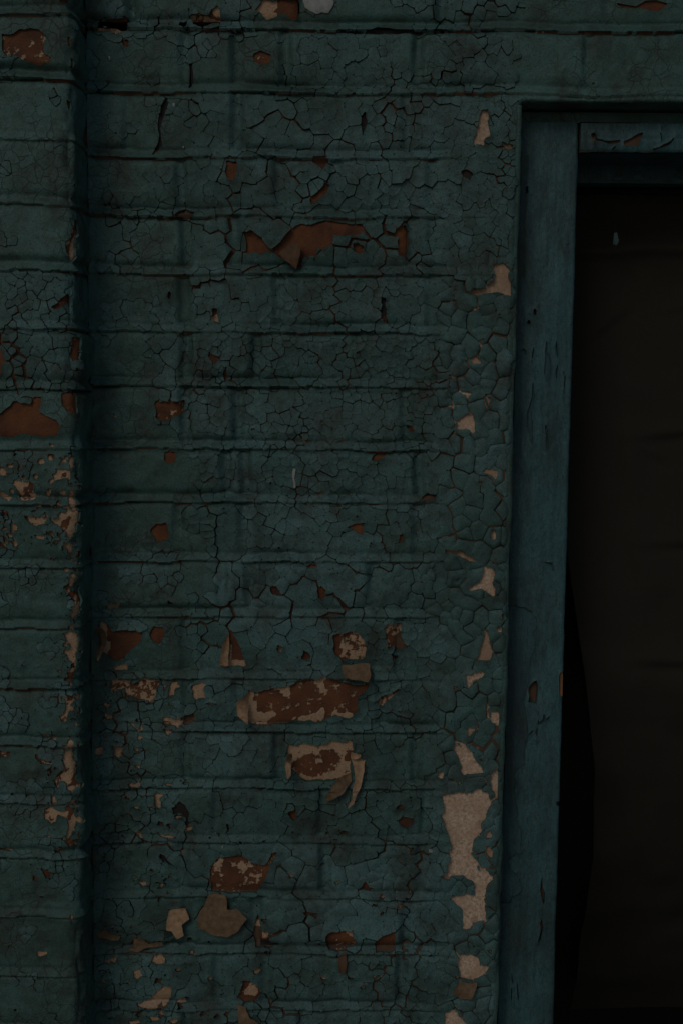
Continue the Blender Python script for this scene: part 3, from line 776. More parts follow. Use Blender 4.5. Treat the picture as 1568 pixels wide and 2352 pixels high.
def make_paint(surf, thing, region, bbox, rmap, nseed, macro_scale, Hf, bricks, seed, chip_quota, style):
    """the paint: a continuous coat (per brick) and separate chips wherever it has crackled"""
    x0, x1, z0, z1 = bbox
    sd = scatter(surf, x0, x1, z0, z1, rmap, nseed)
    A = np.array([(a, b_) for a, b_, _, _ in sd]); R = np.array([q for _, _, q, _ in sd]); FL = np.array([f for _, _, _, f in sd])
    # large cracks: seeds grouped round sparser centres
    r2 = np.random.default_rng(seed)
    order = r2.permutation(len(A)); kd = kdtree.KDTree(len(A))
    for i, (a, b_) in enumerate(A): kd.insert((a, b_, 0), i)
    kd.balance()
    taken = np.zeros(len(A), bool); centres = []
    for i in order:
        if taken[i]: continue
        centres.append(i)
        for _, j, _ in kd.find_range((A[i, 0], A[i, 1], 0), macro_scale * R[i]): taken[j] = True
    kc = kdtree.KDTree(len(centres))
    for n_, i in enumerate(centres): kc.insert((A[i, 0], A[i, 1], 0), n_)
    kc.balance()
    MAC = np.array([kc.find((a, b_, 0))[1] for a, b_ in A])
    tilt_m = r2.normal(0, 0.050, (len(centres), 2)); tone_m = r2.random(len(centres)); lift_m = np.maximum(0, r2.normal(0.0003, 0.0006, len(centres))); dome_m = r2.uniform(0.6, 1.4, len(centres)); cup_m = r2.random(len(centres))
    film = ~FL
    cx, cz = A[FL, 0], A[FL, 1]
    # continuous coat
    Af, Ac = A[film], A[FL]
    def near_d(S, X, Z):
        x, z = X.ravel(), Z.ravel(); out = np.full(x.shape, 1e9); who = np.zeros(x.shape, int)
        for i0 in range(0, len(x), 4000):
            d = (x[i0:i0 + 4000, None] - S[None, :, 0]) ** 2 + (z[i0:i0 + 4000, None] - S[None, :, 1]) ** 2
            k_ = d.argmin(1); who[i0:i0 + 4000] = k_; out[i0:i0 + 4000] = d[np.arange(len(k_)), k_]
        return out, who
    def coat_field(X, Z):
        wx_, wz_ = warp(X, Z); pad = 0.035
        sel = lambda S: S[(S[:, 0] > X.min() - pad) & (S[:, 0] < X.max() + pad) & (S[:, 1] > Z.min() - pad) & (S[:, 1] < Z.max() + pad)]
        f_, c_ = sel(Af), sel(Ac)
        if len(c_) == 0: o = np.full(X.shape, 1.0)
        elif len(f_) == 0: o = np.full(X.shape, -1.0)
        else:
            df, kf = near_d(f_, wx_, wz_); dc, kc_ = near_d(c_, wx_, wz_)
            sep = np.maximum(np.hypot(*(f_[kf] - c_[kc_]).T), 1e-6); o = ((dc - df) / (2 * sep)).reshape(X.shape)
        o = o - 0.5 * U
        return np.minimum(o, np.minimum(-surf.psdf(X, Z), region(X, Z)))
    def coat_h(s, z):
        d = -surf.psdf(s, z)
        return Hf(s, z) + 0.0019 + 0.0020 * np.exp(-np.maximum(d, 0) / 0.0035) * vn(s * 70, z * 70, 31)
    for (bx0, bx1, bz0, bz1, ob) in bricks:
        def fld(X, Z): return np.minimum(coat_field(X, Z), np.minimum(np.minimum(X - bx0, bx1 - X), np.minimum(Z - bz0, bz1 - Z)))
        # skip rectangles that hold chips only
        if not ((A[film, 0] > bx0 - .015) & (A[film, 0] < bx1 + .015) & (A[film, 1] > bz0 - .015) & (A[film, 1] < bz1 + .015)).any(): continue
        build_sheet(surf, 'paint_coat', fld, (bx0, bx1, bz0, bz1), 0.0019, coat_h, 0.0026, M['coat'], ob,
                    attrs_f={'tone': lambda s, z, q=_hs(int(bx0 * 5000) & 65535, int(bz0 * 5000) & 65535): np.full(s.shape, q * 0.9)}, split=True)
    # chips
    chips = []
    for i in np.flatnonzero(FL):
        a, b_ = A[i]; q = R[i]
        if region(np.array([a]), np.array([b_]))[0] < -0.004: continue
        nb = [(p[0], p[1], j) for p, j, d in kd.find_n((a, b_, 0), 13) if j != i]
        px, py = prj(a, b_, surf.D); st = style(float(px), float(py))
        if px < -130: continue
        if r2.random() < st['lost']: continue
        mi = MAC[i]
        nbs = []
        for (nx_, nz_, j) in nb:
            dx, dz = nx_ - a, nz_ - b_; l = math.hypot(dx, dz)
            same = MAC[j] == mi
            shut = same and _hs(int(j) + 17, int(i) + 17) < st['shut']
            gap = 0.0 if shut else (st['thin'] if same else st['wide']) * U * (0.6 + 0.8 * _hs(int(i), int(j)))
            nbs.append((dx / l, dz / l, (nx_ + a) / 2, (nz_ + b_) / 2, gap / 2, 0.0 if not same else 0.32))
        near = [p for p in surf.patches if p.lo[0] < a + 3 * q and p.hi[0] > a - 3 * q and p.lo[1] < b_ + 3 * q and p.hi[1] > b_ - 3 * q]
        def both(X, Z):
            wx_, wz_ = warp(X, Z); f = np.full(X.shape, 1.0); e = np.full(X.shape, 1.0); cn = crack_n(X, Z); zn = np.maximum(zone_n(X, Z), st.get('zmin', 0.5))
            for ux, uz, mx, mz, gp, fd in nbs:
                d = (mx - wx_) * ux + (mz - wz_) * uz; gg = gp * np.clip((cn - fd) * 2.6, 0.0 if fd else 0.25, 1.5) * zn; f = np.minimum(f, d - gg)
                if gp > 0: e = np.minimum(e, d - gg + 0.01 * (gg <= 0))
            rg = region(X, Z); f = np.minimum(f, rg); e = np.minimum(e, rg)
            if near:
                ps = -surf.psdf(X, Z); f = np.minimum(f, ps); e = np.minimum(e, ps)
            return f, e
        def fld(X, Z): return both(X, Z)[0]
        mc = A[centres[mi]]
        tl = tilt_m[mi] * st['tilt']; lift = lift_m[mi]; dome = st['dome'] * dome_m[mi]; cup = st['cup'] * cup_m[mi]
        def hf(s, z):
            d = np.maximum(both(s, z)[1], 0)
            h = Hf(s, z) + 0.0023 + lift + np.clip(tl[0] * (s - mc[0]) + tl[1] * (z - mc[1]), -0.0014, 0.0030)
            h = h + dome * (1 - np.exp(-d / (st.get('dw', 5.0) * U))) + cup * np.exp(-d / (5 * U))
            if near:
                dp = -surf.psdf(s, z); h = h + 0.0032 * np.exp(-np.maximum(dp, 0) / 0.0045) * vn(s * 60, z * 60, 33)
            return h
        w = 2.2 * q
        tn = 0.5 * tone_m[mi] + 0.5 * float(vn(a * 5, b_ * 13, 44))
        r = build_sheet(surf, 'paint_chip', fld, (a - w, a + w, b_ - w, b_ + w), min(0.0020, q / 5), hf, 0.0046 + lift, None, None, attrs_f={'tone': lambda s, z: np.full(s.shape, tn)}, make=False)
        if r is None: continue
        P, F, at = r
        area = float(np.ptp(P[:, 0]) * np.ptp(P[:, 2])); px, py = prj(P[:, 0].mean(), P[:, 2].mean(), surf.D)
        vis = -20 < px < 1588 and -20 < py < 2372
        chips.append((area if vis else 0, P, F, at))
    chips.sort(key=lambda c: -c[0])
    for ar, P, F, at in chips[:chip_quota]:
        link('paint_chip', mesh_from('paint_chip', P, F, None, at), M['paint'], thing)
    if len(chips) > chip_quota:
        V, Fs, T, o = [], [], [], 0
        for ar, P, F, at in chips[chip_quota:]:
            V.append(P); Fs += [[q + o for q in f] for f in F]; T.append(at['tone']); o += len(P)
        link('small_paint_chips', mesh_from('small_paint_chips', np.concatenate(V), Fs, None, {'tone': np.concatenate(T)}), M['paint'], thing, 'stuff')
    print('chips', len(chips), 'tris ~', sum(len(f) for *_, f, _ in chips) * 2)

# ------------------------------------------------------------------ bricks
def brick_mesh(surf, x0, x1, z0, z1, step, depth, Hf, sink=0.0004):
    nx = max(2, int(round((x1 - x0) / step))); nz = max(2, int(round((z1 - z0) / step)))
    xs = np.linspace(x0, x1, nx + 1); zs = np.linspace(z0, z1, nz + 1)
    X, Z = np.meshgrid(xs, zs); s, z = X.ravel(), Z.ravel()
    h = Hf(s, z) - sink; P = surf.P(s, z, h); W = nx + 1
    F = [[j * W + i, j * W + i + 1, (j + 1) * W + i + 1, (j + 1) * W + i] for j in range(nz) for i in range(nx)]
    ring = [i for i in range(W)] + [j * W + nx for j in range(1, nz + 1)] + [nz * W + i for i in range(nx - 1, -1, -1)] + [j * W for j in range(nz - 1, 0, -1)]
    n0 = len(P); back = surf.P(s[ring], z[ring], h[ring] * 0 - depth); P = np.concatenate([P, P[ring], back]); k = len(ring)
    F += [[n0 + (a + 1) % k, n0 + a, n0 + k + a, n0 + k + (a + 1) % k] for a in range(k)]
    F.append([n0 + k + a for a in range(k)][::-1])
    cr = cream_at(surf.patches + surf.overlays, s, z, -0.34); cr = np.concatenate([cr, cr[ring], cr[ring]])  # negative default: painted shade on the base that only cracks lay bare
    return P, F, {'cream': cr}

wall_rects = []
for r in range(1, len(wz)):
    zt, zb = wz[r - 1], wz[r]
    above = zb > Z_LINTEL - 0.03
    xs = [PX - 0.003] + [x for x in PERP_X[r]]
    xend = XR if above else X_PLASTER
    xs = [x for x in xs if x < xend - 0.03]
    low = above and abs(zb - wz[3]) < 1e-6
    if low: xs = sorted([x for x in xs if abs(x - X_PLASTER) > 0.04] + [X_PLASTER])
    if above:
        while xs[-1] < XR - 0.3: xs.append(xs[-1] + 0.222)
    xs.append(xend)
    for a, b_ in zip(xs[:-1], xs[1:]):
        z_lo = Z_LINTEL if (low and a >= X_PLASTER - 1e-6) else zb
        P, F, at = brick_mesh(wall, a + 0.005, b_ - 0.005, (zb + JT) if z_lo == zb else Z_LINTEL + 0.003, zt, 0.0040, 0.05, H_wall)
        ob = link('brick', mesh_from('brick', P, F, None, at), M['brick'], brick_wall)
        wall_rects.append((a, b_, z_lo, zt, ob))
# mortar bed (one body of mortar holds all the bricks)
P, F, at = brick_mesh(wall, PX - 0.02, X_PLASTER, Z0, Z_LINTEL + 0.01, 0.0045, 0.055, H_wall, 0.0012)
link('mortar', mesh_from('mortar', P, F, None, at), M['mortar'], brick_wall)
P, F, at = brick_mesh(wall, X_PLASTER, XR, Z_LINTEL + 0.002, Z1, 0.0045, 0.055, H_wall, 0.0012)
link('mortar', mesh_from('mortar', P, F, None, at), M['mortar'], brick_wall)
# plaster band down the window side
def plaster_P(s, z, h):
    t = (s - X_PLASTER) / (0.30 - X_PLASTER); return np.stack([X_PLASTER + t * (x_edge(z) - X_PLASTER), -h, z], -1)
class _PB: pass
pb = Surf(plaster_P, None, 0.0); pb.patches = wall.patches
zs_ = (Z0, Z_LINTEL + 0.001)
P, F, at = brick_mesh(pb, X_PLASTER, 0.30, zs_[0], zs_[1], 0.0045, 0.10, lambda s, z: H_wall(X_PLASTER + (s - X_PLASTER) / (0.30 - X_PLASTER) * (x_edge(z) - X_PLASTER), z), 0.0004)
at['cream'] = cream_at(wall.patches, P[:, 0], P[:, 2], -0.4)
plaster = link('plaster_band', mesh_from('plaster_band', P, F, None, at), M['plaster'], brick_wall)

pier_rects = []
for r in range(1, len(pz)):
    zt, zb = pz[r - 1], pz[r]
    xs = [PX - 0.34] + [x for x in PIER_PERP[r] if x > PX - 0.30] + [S_END]
    for a, b_ in zip(xs[:-1], xs[1:]):
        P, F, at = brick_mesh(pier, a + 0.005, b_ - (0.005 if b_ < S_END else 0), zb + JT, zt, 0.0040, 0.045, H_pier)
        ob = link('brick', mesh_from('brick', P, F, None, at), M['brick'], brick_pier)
        pier_rects.append((a, b_, zb, zt, ob))
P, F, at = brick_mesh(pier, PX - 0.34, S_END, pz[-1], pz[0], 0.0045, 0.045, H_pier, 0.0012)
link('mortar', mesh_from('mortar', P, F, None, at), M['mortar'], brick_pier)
# bodies
box('wall_body', PX - 0.4, X_PLASTER - 0.01, 0.05, 0.24, GROUND_Z, Z1, M['core'], brick_wall)
box('wall_body', X_PLASTER - 0.01, XR + 0.8, 0.05, 0.24, Z_LINTEL + 0.012, Z1, M['core'], brick_wall)
box('wall_foot', PX - 0.4, X_PLASTER, 0.003, 0.05, GROUND_Z, Z0 - 0.002, M['core'], brick_wall)
box('wall_upper', PX - 0.4, XR + 0.8, 0.002, 0.24, Z1 + 0.001, 1.3, M['core'], brick_wall)
box('pier_upper', PX - 0.34, PX - 0.002, -PIER_D + 0.002, 0.0, pz[0] + 0.001, 1.3, M['core'], brick_pier)
box('pier_body', PX - 0.34, PX - 0.045, -PIER_D + 0.044, 0.04, pz[-1], pz[0], M['core'], brick_pier)
box('pier_foot', PX - 0.34, PX - 0.002, -PIER_D + 0.002, 0.04, GROUND_Z, pz[-1] - 0.002, M['core'], brick_pier)

# ------------------------------------------------------------------ paint on the wall and the pier
def wall_region(X, Z):
    side = np.minimum(x_edge(Z) - X, 1.0)
    top = Z - Z_LINTEL
    return np.minimum(np.maximum(np.minimum(side, 1), top), np.minimum(np.minimum(X - (PX + 0.001), XR - X), np.minimum(Z - Z0, Z1 - Z)))
def wall_style(px, py):
    st = dict(wide=1.8, thin=1.0, dome=0.0004, cup=0.0014, tilt=1.0, lost=0.001, shut=0.3)
    if px > 1015 and py > 640: st.update(wide=3.0, thin=1.5, dome=0.0022, cup=0.0005, dw=6.5, tilt=1.6, zmin=0.75, lost=0.0, shut=0.25)
    elif px > 1000: st.update(wide=1.4, thin=0.9, dome=0.0005, tilt=0.6, shut=0.3)
    elif 740 < py < 1170: st.update(wide=1.4, thin=1.0, tilt=0.6, dome=0.0004, shut=0.1, zmin=0.55)
    elif 1290 < py < 1420 and px > 500 or 500 < py < 632 or 1936 < py < 2190: st.update(wide=2.9, thin=1.0, dome=0.0024, dw=9.0, tilt=1.6, shut=0.45, zmin=0.6)
    if py < 222 or px < 430: st.update(wide=1.5, thin=0.9, tilt=0.7, dome=0.0004, cup=0.0007, shut=0.35)
    return st
plaster_rects = []
zc = Z_LINTEL
for r in range(1, len(wz)):
    zt, zb = wz[r - 1], wz[r]
    if zb > Z_LINTEL - 0.03: continue
    plaster_rects.append((X_PLASTER, 0.30, zb, min(zt, Z_LINTEL) if r > 3 else zt, plaster))
make_paint(wall, brick_wall, wall_region, (PX, XR, Z0, Z1), rad_map, 48000, 3.3, H_wall, wall_rects + plaster_rects, 11, 300, wall_style)
def pier_region(X, Z): return np.minimum(np.minimum(X - (PX - 0.338), S_END - X), np.minimum(Z - pz[-1], pz[0] - Z))
make_paint(pier, brick_pier, pier_region, (PX - 0.34, S_END, pz[-1], pz[0]), pier_rad, 26000, 2.0, H_pier, pier_rects, 12, 300,
           lambda px, py: dict(wide=2.4, thin=1.3, dome=0.0007, cup=0.0006, tilt=1.2, lost=0.0, shut=0.35) if 620 < py < 900 else dict(wide=1.4, thin=0.9, dome=0.0005, cup=0.0006, tilt=0.9, lost=0.0, shut=0.35))

# ------------------------------------------------------------------ hanging and fallen paint flakes
FLAPS = [  # picture polygon, hinge point, free point, lift (m), curl, material
    ([(480, 2052), (520, 2052), (523, 2082), (545, 2080), (570, 2100), (550, 2128), (525, 2145), (495, 2140), (475, 2128), (457, 2120), (460, 2088), (472, 2075)], (500, 2050), (515, 2145), 0.011, 0.5, 'back'),
    ([(784, 1524), (848, 1520), (851, 1545), (845, 1562), (810, 1556), (790, 1550)], (815, 1520), (820, 1562), 0.012, 0.6, 'back'),
    ([(770, 1788), (806, 1772), (808, 1790), (790, 1812), (760, 1830), (744, 1834), (752, 1818)], (790, 1780), (748, 1834), 0.016, 0.9, 'back'),
    ([(806, 1738), (838, 1738), (836, 1765), (828, 1800), (812, 1838), (796, 1853), (808, 1826), (814, 1790), (812, 1760)], (822, 1738), (800, 1850), 0.013, 0.4, 'back_light'),
    ([(640, 585), (672, 560), (692, 566), (690, 590), (680, 621), (664, 606)], (670, 562), (682, 620), 0.014, 0.8, 'wood'),
    ([(547, 2302), (565, 2307), (575, 2327), (595, 2338), (590, 2358), (555, 2352)], (556, 2302), (585, 2358), 0.010, 0.7, 'back'),
    ([(1035, 2268), (1054, 2244), (1094, 2252), (1080, 2284), (1058, 2286)], (1070, 2246), (1060, 2288), 0.010, 0.7, 'back'),
    ([(776, 2178), (794, 2182), (794, 2228), (780, 2228)], (784, 2178), (787, 2228), 0.008, 0.7, 'wood'),
    ([(543, 1612), (575, 1582), (573, 1656), (546, 1640)], (574, 1620), (546, 1625), 0.010, 0.9, 'back_light'),
    ([(655, 1750), (664, 1716), (672, 1722), (670, 1768), (662, 1776)], (670, 1745), (656, 1750), 0.009, 0.9, 'back_light'),
    ([(805, 1724), (827, 1727), (829, 1734), (806, 1740)], (806, 1732), (829, 1730), 0.008, 0.8, 'back_light'),
    ([(390, 2088), (425, 2082), (437, 2105), (420, 2117), (425, 2142), (410, 2150), (396, 2130), (385, 2128)], (410, 2085), (410, 2150), 0.009, 0.5, 'back_light'),
    ([(225, 2140), (246, 2128), (255, 2140), (280, 2143), (277, 2152), (250, 2150), (230, 2151)], (228, 2142), (280, 2148), 0.006, 0.6, 'back'),
    ([(310, 2150), (325, 2150), (345, 2162), (375, 2158), (377, 2167), (345, 2170), (320, 2182), (290, 2181), (310, 2172)], (300, 2175), (376, 2160), 0.006, 0.5, 'back'),
    ([(505, 1525), (510, 1500), (526, 1445), (527, 1525)], (526, 1500), (506, 1522), 0.008, 0.8, 'back_light'),
    ([(232, 1428), (243, 1426), (246, 1498), (232, 1488)], (246, 1460), (232, 1462), 0.007, 0.9, 'back'),
]
def flap(surf, thing, spec, Hf, k, name='paint_flake'):
    pts, hg, fr, lift, curl, mat = spec
    poly = surf.sz(fract(pts, 0.06, 2, 900 + k)); hp, fp = surf.sz([hg])[0], surf.sz([fr])[0]
    ax = fp - hp; ln = np.hypot(*ax); ax = ax / ln; pr = np.array([-ax[1], ax[0]])
    def fld(X, Z): return poly_sdf(poly, X, Z)
    def hf(s, z):
        t = ((s - hp[0]) * ax[0] + (z - hp[1]) * ax[1]) / ln; w = ((s - hp[0]) * pr[0] + (z - hp[1]) * pr[1]) / ln
        tc = np.clip(t, 0, 1.15)
        d = poly_sdf(poly, s, z)
        return np.maximum(Hf(s, z), Hf(s * 0 + hp[0], s * 0 + hp[1]) - 0.004) * 0.35 + 0.0042 + lift * (np.sin(tc * math.pi * 0.5 * (1 + curl)) * 0.75 + 0.25 * tc) + 0.0035 * np.exp(-np.maximum(d, 0) / 0.003) * curl * 0.6 + 0.002 * w * w * 4 + 0.0008 * fbm(s * 90, z * 90, k, 2)
    lo, hi = poly.min(0), poly.max(0)
    build_sheet(surf, name, fld, (lo[0] - .002, hi[0] + .002, lo[1] - .002, hi[1] + .002), 0.0013, hf, 0.0011, M[mat], thing)
for k, s_ in enumerate(FLAPS): flap(wall, brick_wall, s_, H_wall, k)
# white filler daub at the top
def daub(poly, th, mat, name):
    poly = wall.sz(fract(poly, 0.12, 2, 5)); lo, hi = poly.min(0), poly.max(0)
    build_sheet(wall, name, lambda X, Z: poly_sdf(poly, X, Z), (lo[0] - .002, hi[0] + .002, lo[1] - .002, hi[1] + .002), 0.0014,
                lambda s, z: H_wall(s, z) + 0.0040 + th * (1 - np.exp(-np.maximum(poly_sdf(poly, s, z), 0) / 0.003)) + 0.0006 * fbm(s * 130, z * 130, 6, 2), 0.004, M[mat], brick_wall)
daub([(698, -6), (767, -6), (766, 14), (755, 34), (738, 31), (726, 35), (708, 24), (700, 18)], 0.0016, 'grey', 'filler_daub')
for k, (x, y, w, h_) in enumerate([(254, 135, 5, 10), (401, 242, 6, 9), (422, 338, 5, 6), (321, 722, 4, 4), (337, 773, 5, 5), (346, 817, 4, 4), (677, 1098, 6, 46), (989, 1952, 11, 8), (612, 543, 4, 4), (515, 1946, 8, 20)]):
    daub([(x - w / 2, y - h_ / 2), (x + w / 2, y - h_ / 2 + 1), (x + w / 2 - 1, y + h_ / 2), (x - w / 2 + 1, y + h_ / 2)], 0.0008, 'grey', 'filler_spot')

# corner bead down the edge of the opening
V, F = [], []
zz = np.linspace(Z0, Z_LINTEL - 0.004, 260); na = 9
for j, z in enumerate(zz):
    xe = float(x_edge(z)) - 0.0042; w = 0.0046 + 0.0008 * float(fbm(z * 30, 2.0, 71, 2)); yo = 0.0015 * float(fbm(z * 14, 7.0, 72, 2))
    for i in range(na):
        a = math.pi * i / (na - 1); V.append((xe - w * math.cos(a), 0.0015 + yo - w * 0.95 * math.sin(a) + 0.0006 * float(fbm(z * 150, i * 0.7, 73, 2)), z))
for j in range(len(zz) - 1):
    for i in range(na - 1): F.append([j * na + i, j * na + i + 1, (j + 1) * na + i + 1, (j + 1) * na + i])
link('corner_bead', mesh_from('corner_bead', V, F, None, {'tone': np.full(len(V), 0.3)}), M['coat'], brick_wall)
# reveal and soffit of the opening
def slab(name, P4, n_u, n_v, disp, mat, parent, seed):
    a, b_, c, d = [np.array(p, float) for p in P4]
    u, v = np.meshgrid(np.linspace(0, 1, n_u), np.linspace(0, 1, n_v)); u, v = u.ravel()[:, None], v.ravel()[:, None]
    P = (a * (1 - u) + b_ * u) * (1 - v) + (d * (1 - u) + c * u) * v
    nn = np.cross(b_ - a, d - a); nn /= np.linalg.norm(nn)
    P = P + nn * (disp * fbm(P[:, 0] * 30 + P[:, 1] * 13, P[:, 2] * 30 + P[:, 1] * 21, seed, 3))[:, None]
    F = [[j * n_u + i, j * n_u + i + 1, (j + 1) * n_u + i + 1, (j + 1) * n_u + i] for j in range(n_v - 1) for i in range(n_u - 1)]
    return link(name, mesh_from(name, P, F, None, {'tone': np.zeros(len(P))}), mat, parent)
xe0 = float(x_edge(Z_LINTEL))
slab('soffit', [(xe0 - 0.01, -0.002, Z_LINTEL), (xe0 - 0.01, 0.24, Z_LINTEL + 0.002), (XR, 0.24, Z_LINTEL + 0.002), (XR, -0.002, Z_LINTEL)], 40, 160, 0.004, M['coat'], brick_wall, 301)
slab('reveal', [(float(x_edge(Z0)), 0.0, Z0), (float(x_edge(Z0)), 0.16, Z0), (xe0, 0.16, Z_LINTEL + .002), (xe0, 0.0, Z_LINTEL + .002)], 40, 200, 0.002, M['coat'], brick_wall, 302)

# ------------------------------------------------------------------ window frame
FD = 0.042
frame = empty('window_frame', (0.3, FD, Z0), 'weathered teal wooden window frame set back in the wall opening', 'window frame')
fa, fb = unp(1325, 400, FD), unp(1272, 2250, FD)
def x_in(z): return fa[0] + (fb[0] - fa[0]) * (z - fa[1]) / (fb[1] - fa[1]) + np.interp(z, _zt, _iw)
Z_HT, Z_HB = float(unp(1450, 290, FD)[1]), float(unp(1450, 352, FD)[1])
def H_st(x, z):
    g = 0.0009 * fbm(x * 200, z * 10, 501, 3) + 0.0012 * fbm(x * 40, z * 30, 502, 2) + 0.0004 * fbm(x * 220, z * 220, 503, 2)
    e = np.clip(1 - (x_in(z) - x) / 0.004, 0, 1)
    return g - 0.004 * (1 - np.sqrt(np.maximum(1 - e * e, 0))) - 0.0022 * sstep(0.004, -0.004, x - (x_in(z) - 0.066))
stile_s = Surf(lambda s, z, h: np.stack([s, FD - h, z], -1), H_st, FD)
ST_P = [  # dropped top paint layer and cracks on the stile, in picture units
    [(1140, 1620), (1204, 1621), (1205, 1756), (1178, 1776), (1184, 1794), (1181, 1830), (1185, 1878), (1193, 1903), (1193, 1943), (1198, 1959), (1180, 1962), (1167, 1979), (1171, 1997), (1184, 2003), (1196, 2047), (1175, 2058), (1167, 2073), (1140, 2075)],
    [(1140, 1388), (1180, 1389), (1204, 1394), (1221, 1404), (1231, 1420), (1231, 1444), (1222, 1450), (1216, 1530), (1204, 1600), (1203, 1622), (1140, 1622)],
    [(1212, 1578), (1231, 1561), (1230, 1614), (1210, 1612)], [(1283.6, 1544), (1294, 1541), (1293, 1600), (1282, 1597)], [(1274, 1838), (1283, 1841), (1284, 1852), (1276, 1850)],
    [(1225, 708), (1229, 711), (1230, 724), (1225, 726), (1223, 715)], [(1210, 734), (1217, 738), (1216, 746), (1208, 744)], [(1207, 428), (1211, 429), (1211, 444), (1207, 446)],
    [(1225, 783), (1227, 783), (1227, 890), (1225.5, 890)], [(1220, 875), (1222, 876), (1221.5, 1020), (1219.6, 1020)], [(1253, 780), (1255, 781), (1256, 880), (1254, 880)],
    [(1274.5, 783), (1276.4, 783), (1277, 875), (1275.3, 875)], [(1290.5, 850), (1292.5, 850), (1292.5, 908), (1290.8, 908)], [(1250, 975), (1252, 975), (1259, 1020), (1255, 1034), (1251, 1010)],
    [(1228, 1614), (1229.8, 1614), (1229, 1700), (1227.6, 1700)], [(1200, 800), (1206, 806), (1206, 812), (1196, 806)],
    [(1246, 1990), (1250, 2050), (1246, 2130), (1240, 2160), (1232, 2164), (1238, 2120), (1242, 2060)], [(1172, 2232), (1174, 2232), (1174, 2300), (1171, 2290)], [(1183, 2240), (1185, 2240), (1184.5, 2330), (1183, 2330)],
    [(1247, 1635), (1252, 1650), (1262, 1640), (1258, 1652), (1248, 1656), (1224, 1676), (1212, 1690), (1210, 1686), (1240, 1655)],
    [(1262, 1290), (1268, 1296), (1271, 1312), (1268, 1312), (1264, 1300), (1243, 1288)]]
top_patches = [Patch(stile_s.sz(fract(p, 0.10, 2, 700 + i)), 0.0) for i, p in enumerate(ST_P)]
stile_s.patches = top_patches
XS0 = float(min(x_edge(Z0), x_edge(Z_LINTEL))) - 0.03
def st_reg(X, Z): return np.minimum(np.minimum(X - XS0, x_in(Z) - X), np.minimum(Z - Z0, np.where(X < x_in(Z_HT) + 0.01, Z_HT + 0.004 - Z, Z_HB - Z)))
# timber body of the stile with bare wood, the old paint layer and the top paint layer
def timber(name, pts, y0, y1, mat, parent):
    n = len(pts); V = [(x, y0, z) for x, z in pts] + [(x, y1, z) for x, z in pts]
    F = [list(range(n))[::-1], [n + i for i in range(n)]] + [[i, (i + 1) % n, n + (i + 1) % n, n + i] for i in range(n)]
    me = mesh_from(name, V, F, smooth=False); return link(name, me, mat, parent)
stile = timber('stile', [(XS0, Z0), (float(x_in(Z0)) - 0.001, Z0), (float(x_in(Z_HT)) - 0.001, Z_HT + .002), (XS0, Z_HT + .002)], FD + 0.0065, FD + 0.085, M['wood'], frame)
bare = [Patch(stile_s.sz(fract(ST_P[i], 0.05, 2, 700 + i)), 0) for i in (2, 3, 4, 5, 6, 7, 16)]
old = build_sheet(stile_s, 'old_paint', lambda X, Z: np.minimum(st_reg(X, Z), -patch_sdf(bare, X, Z)), (XS0, 0.34, Z0, Z_HT + .006), 0.0020, lambda s, z: H_st(s, z) * 0.8 - 0.0008, 0.006, M['wood_paint_old'], stile, attrs_f={'tone': lambda s, z: s * 0})
def st_top(s, z):
    d = -patch_sdf(top_patches, s, z, 0.01); return H_st(s, z) + 0.0026 + 0.0018 * np.exp(-np.maximum(d, 0) / 0.003) * vn(s * 80, z * 60, 8)
build_sheet(stile_s, 'top_paint', lambda X, Z: np.minimum(st_reg(X, Z), -patch_sdf(top_patches, X, Z)), (XS0, 0.34, Z0, Z_HT + .006), 0.0015, st_top, 0.0042, M['wood_paint'], stile, attrs_f={'tone': lambda s, z: 0.35 * vn(s * 20, z * 9, 4)})
# bare orange wood along the broken arris
box('bare_edge', float(unp(1284, 1570, FD)[0]), float(unp(1291, 1570, FD)[0]), FD + 0.0002, FD + 0.008, float(unp(1288, 1599, FD)[1]), float(unp(1288, 1542, FD)[1]), M['wood_orange'], stile)
# head rail
XH = float(x_in(Z_HT)) + 0.0012
def H_hd(x, z):
    return 0.0009 * fbm(x * 12, z * 260, 511, 3) + 0.0014 * fbm(x * 30, z * 40, 512, 2) - 0.004 * np.exp(-np.maximum(z - Z_HB, 0) / 0.003)
head_s = Surf(lambda s, z, h: np.stack([s, FD - 0.008 - h, z], -1), H_hd, FD)
HD_P = [[(1352, 310), (1362, 308), (1364, 321), (1384, 327), (1400, 327), (1420, 324), (1417, 333), (1399, 335), (1384, 331), (1362, 326), (1360, 340), (1358, 324)],
        [(1428, 327), (1445, 320), (1459, 311), (1474, 307), (1463, 336), (1456, 339), (1428, 337)],
        [(1485, 332), (1493, 345), (1506, 342), (1530, 330), (1548, 312), (1536, 332), (1510, 344), (1496, 349)],
        [(1425, 292), (1427, 292), (1427, 320), (1425, 320)], [(1514, 293), (1516, 293), (1514, 330), (1512, 330)], [(1335, 308), (1338, 306), (1336, 318)], [(1400, 346), (1408, 338), (1410, 340), (1402, 350)], [(1456, 342), (1458, 342), (1457, 352), (1455, 352)]]
head_s.patches = [Patch(head_s.sz(fract(p, 0.08, 2, 760 + i)), 0) for i, p in enumerate(HD_P)]
head = timber('head', [(XH, Z_HB), (XR, Z_HB), (XR, Z_HT), (XH, Z_HT)], FD - 0.006, FD + 0.075, M['wood'], frame)
hreg = lambda X, Z: np.minimum(np.minimum(X - XH, XR - X), np.minimum(Z - Z_HB, Z_HT + 0.002 - Z))
def hd_h(s, z):
    d = -patch_sdf(head_s.patches, s, z, 0.01); return H_hd(s, z) + 0.0016 + 0.0032 * np.exp(-np.maximum(d, 0) / 0.004) * vn(s * 40, z * 40, 12)
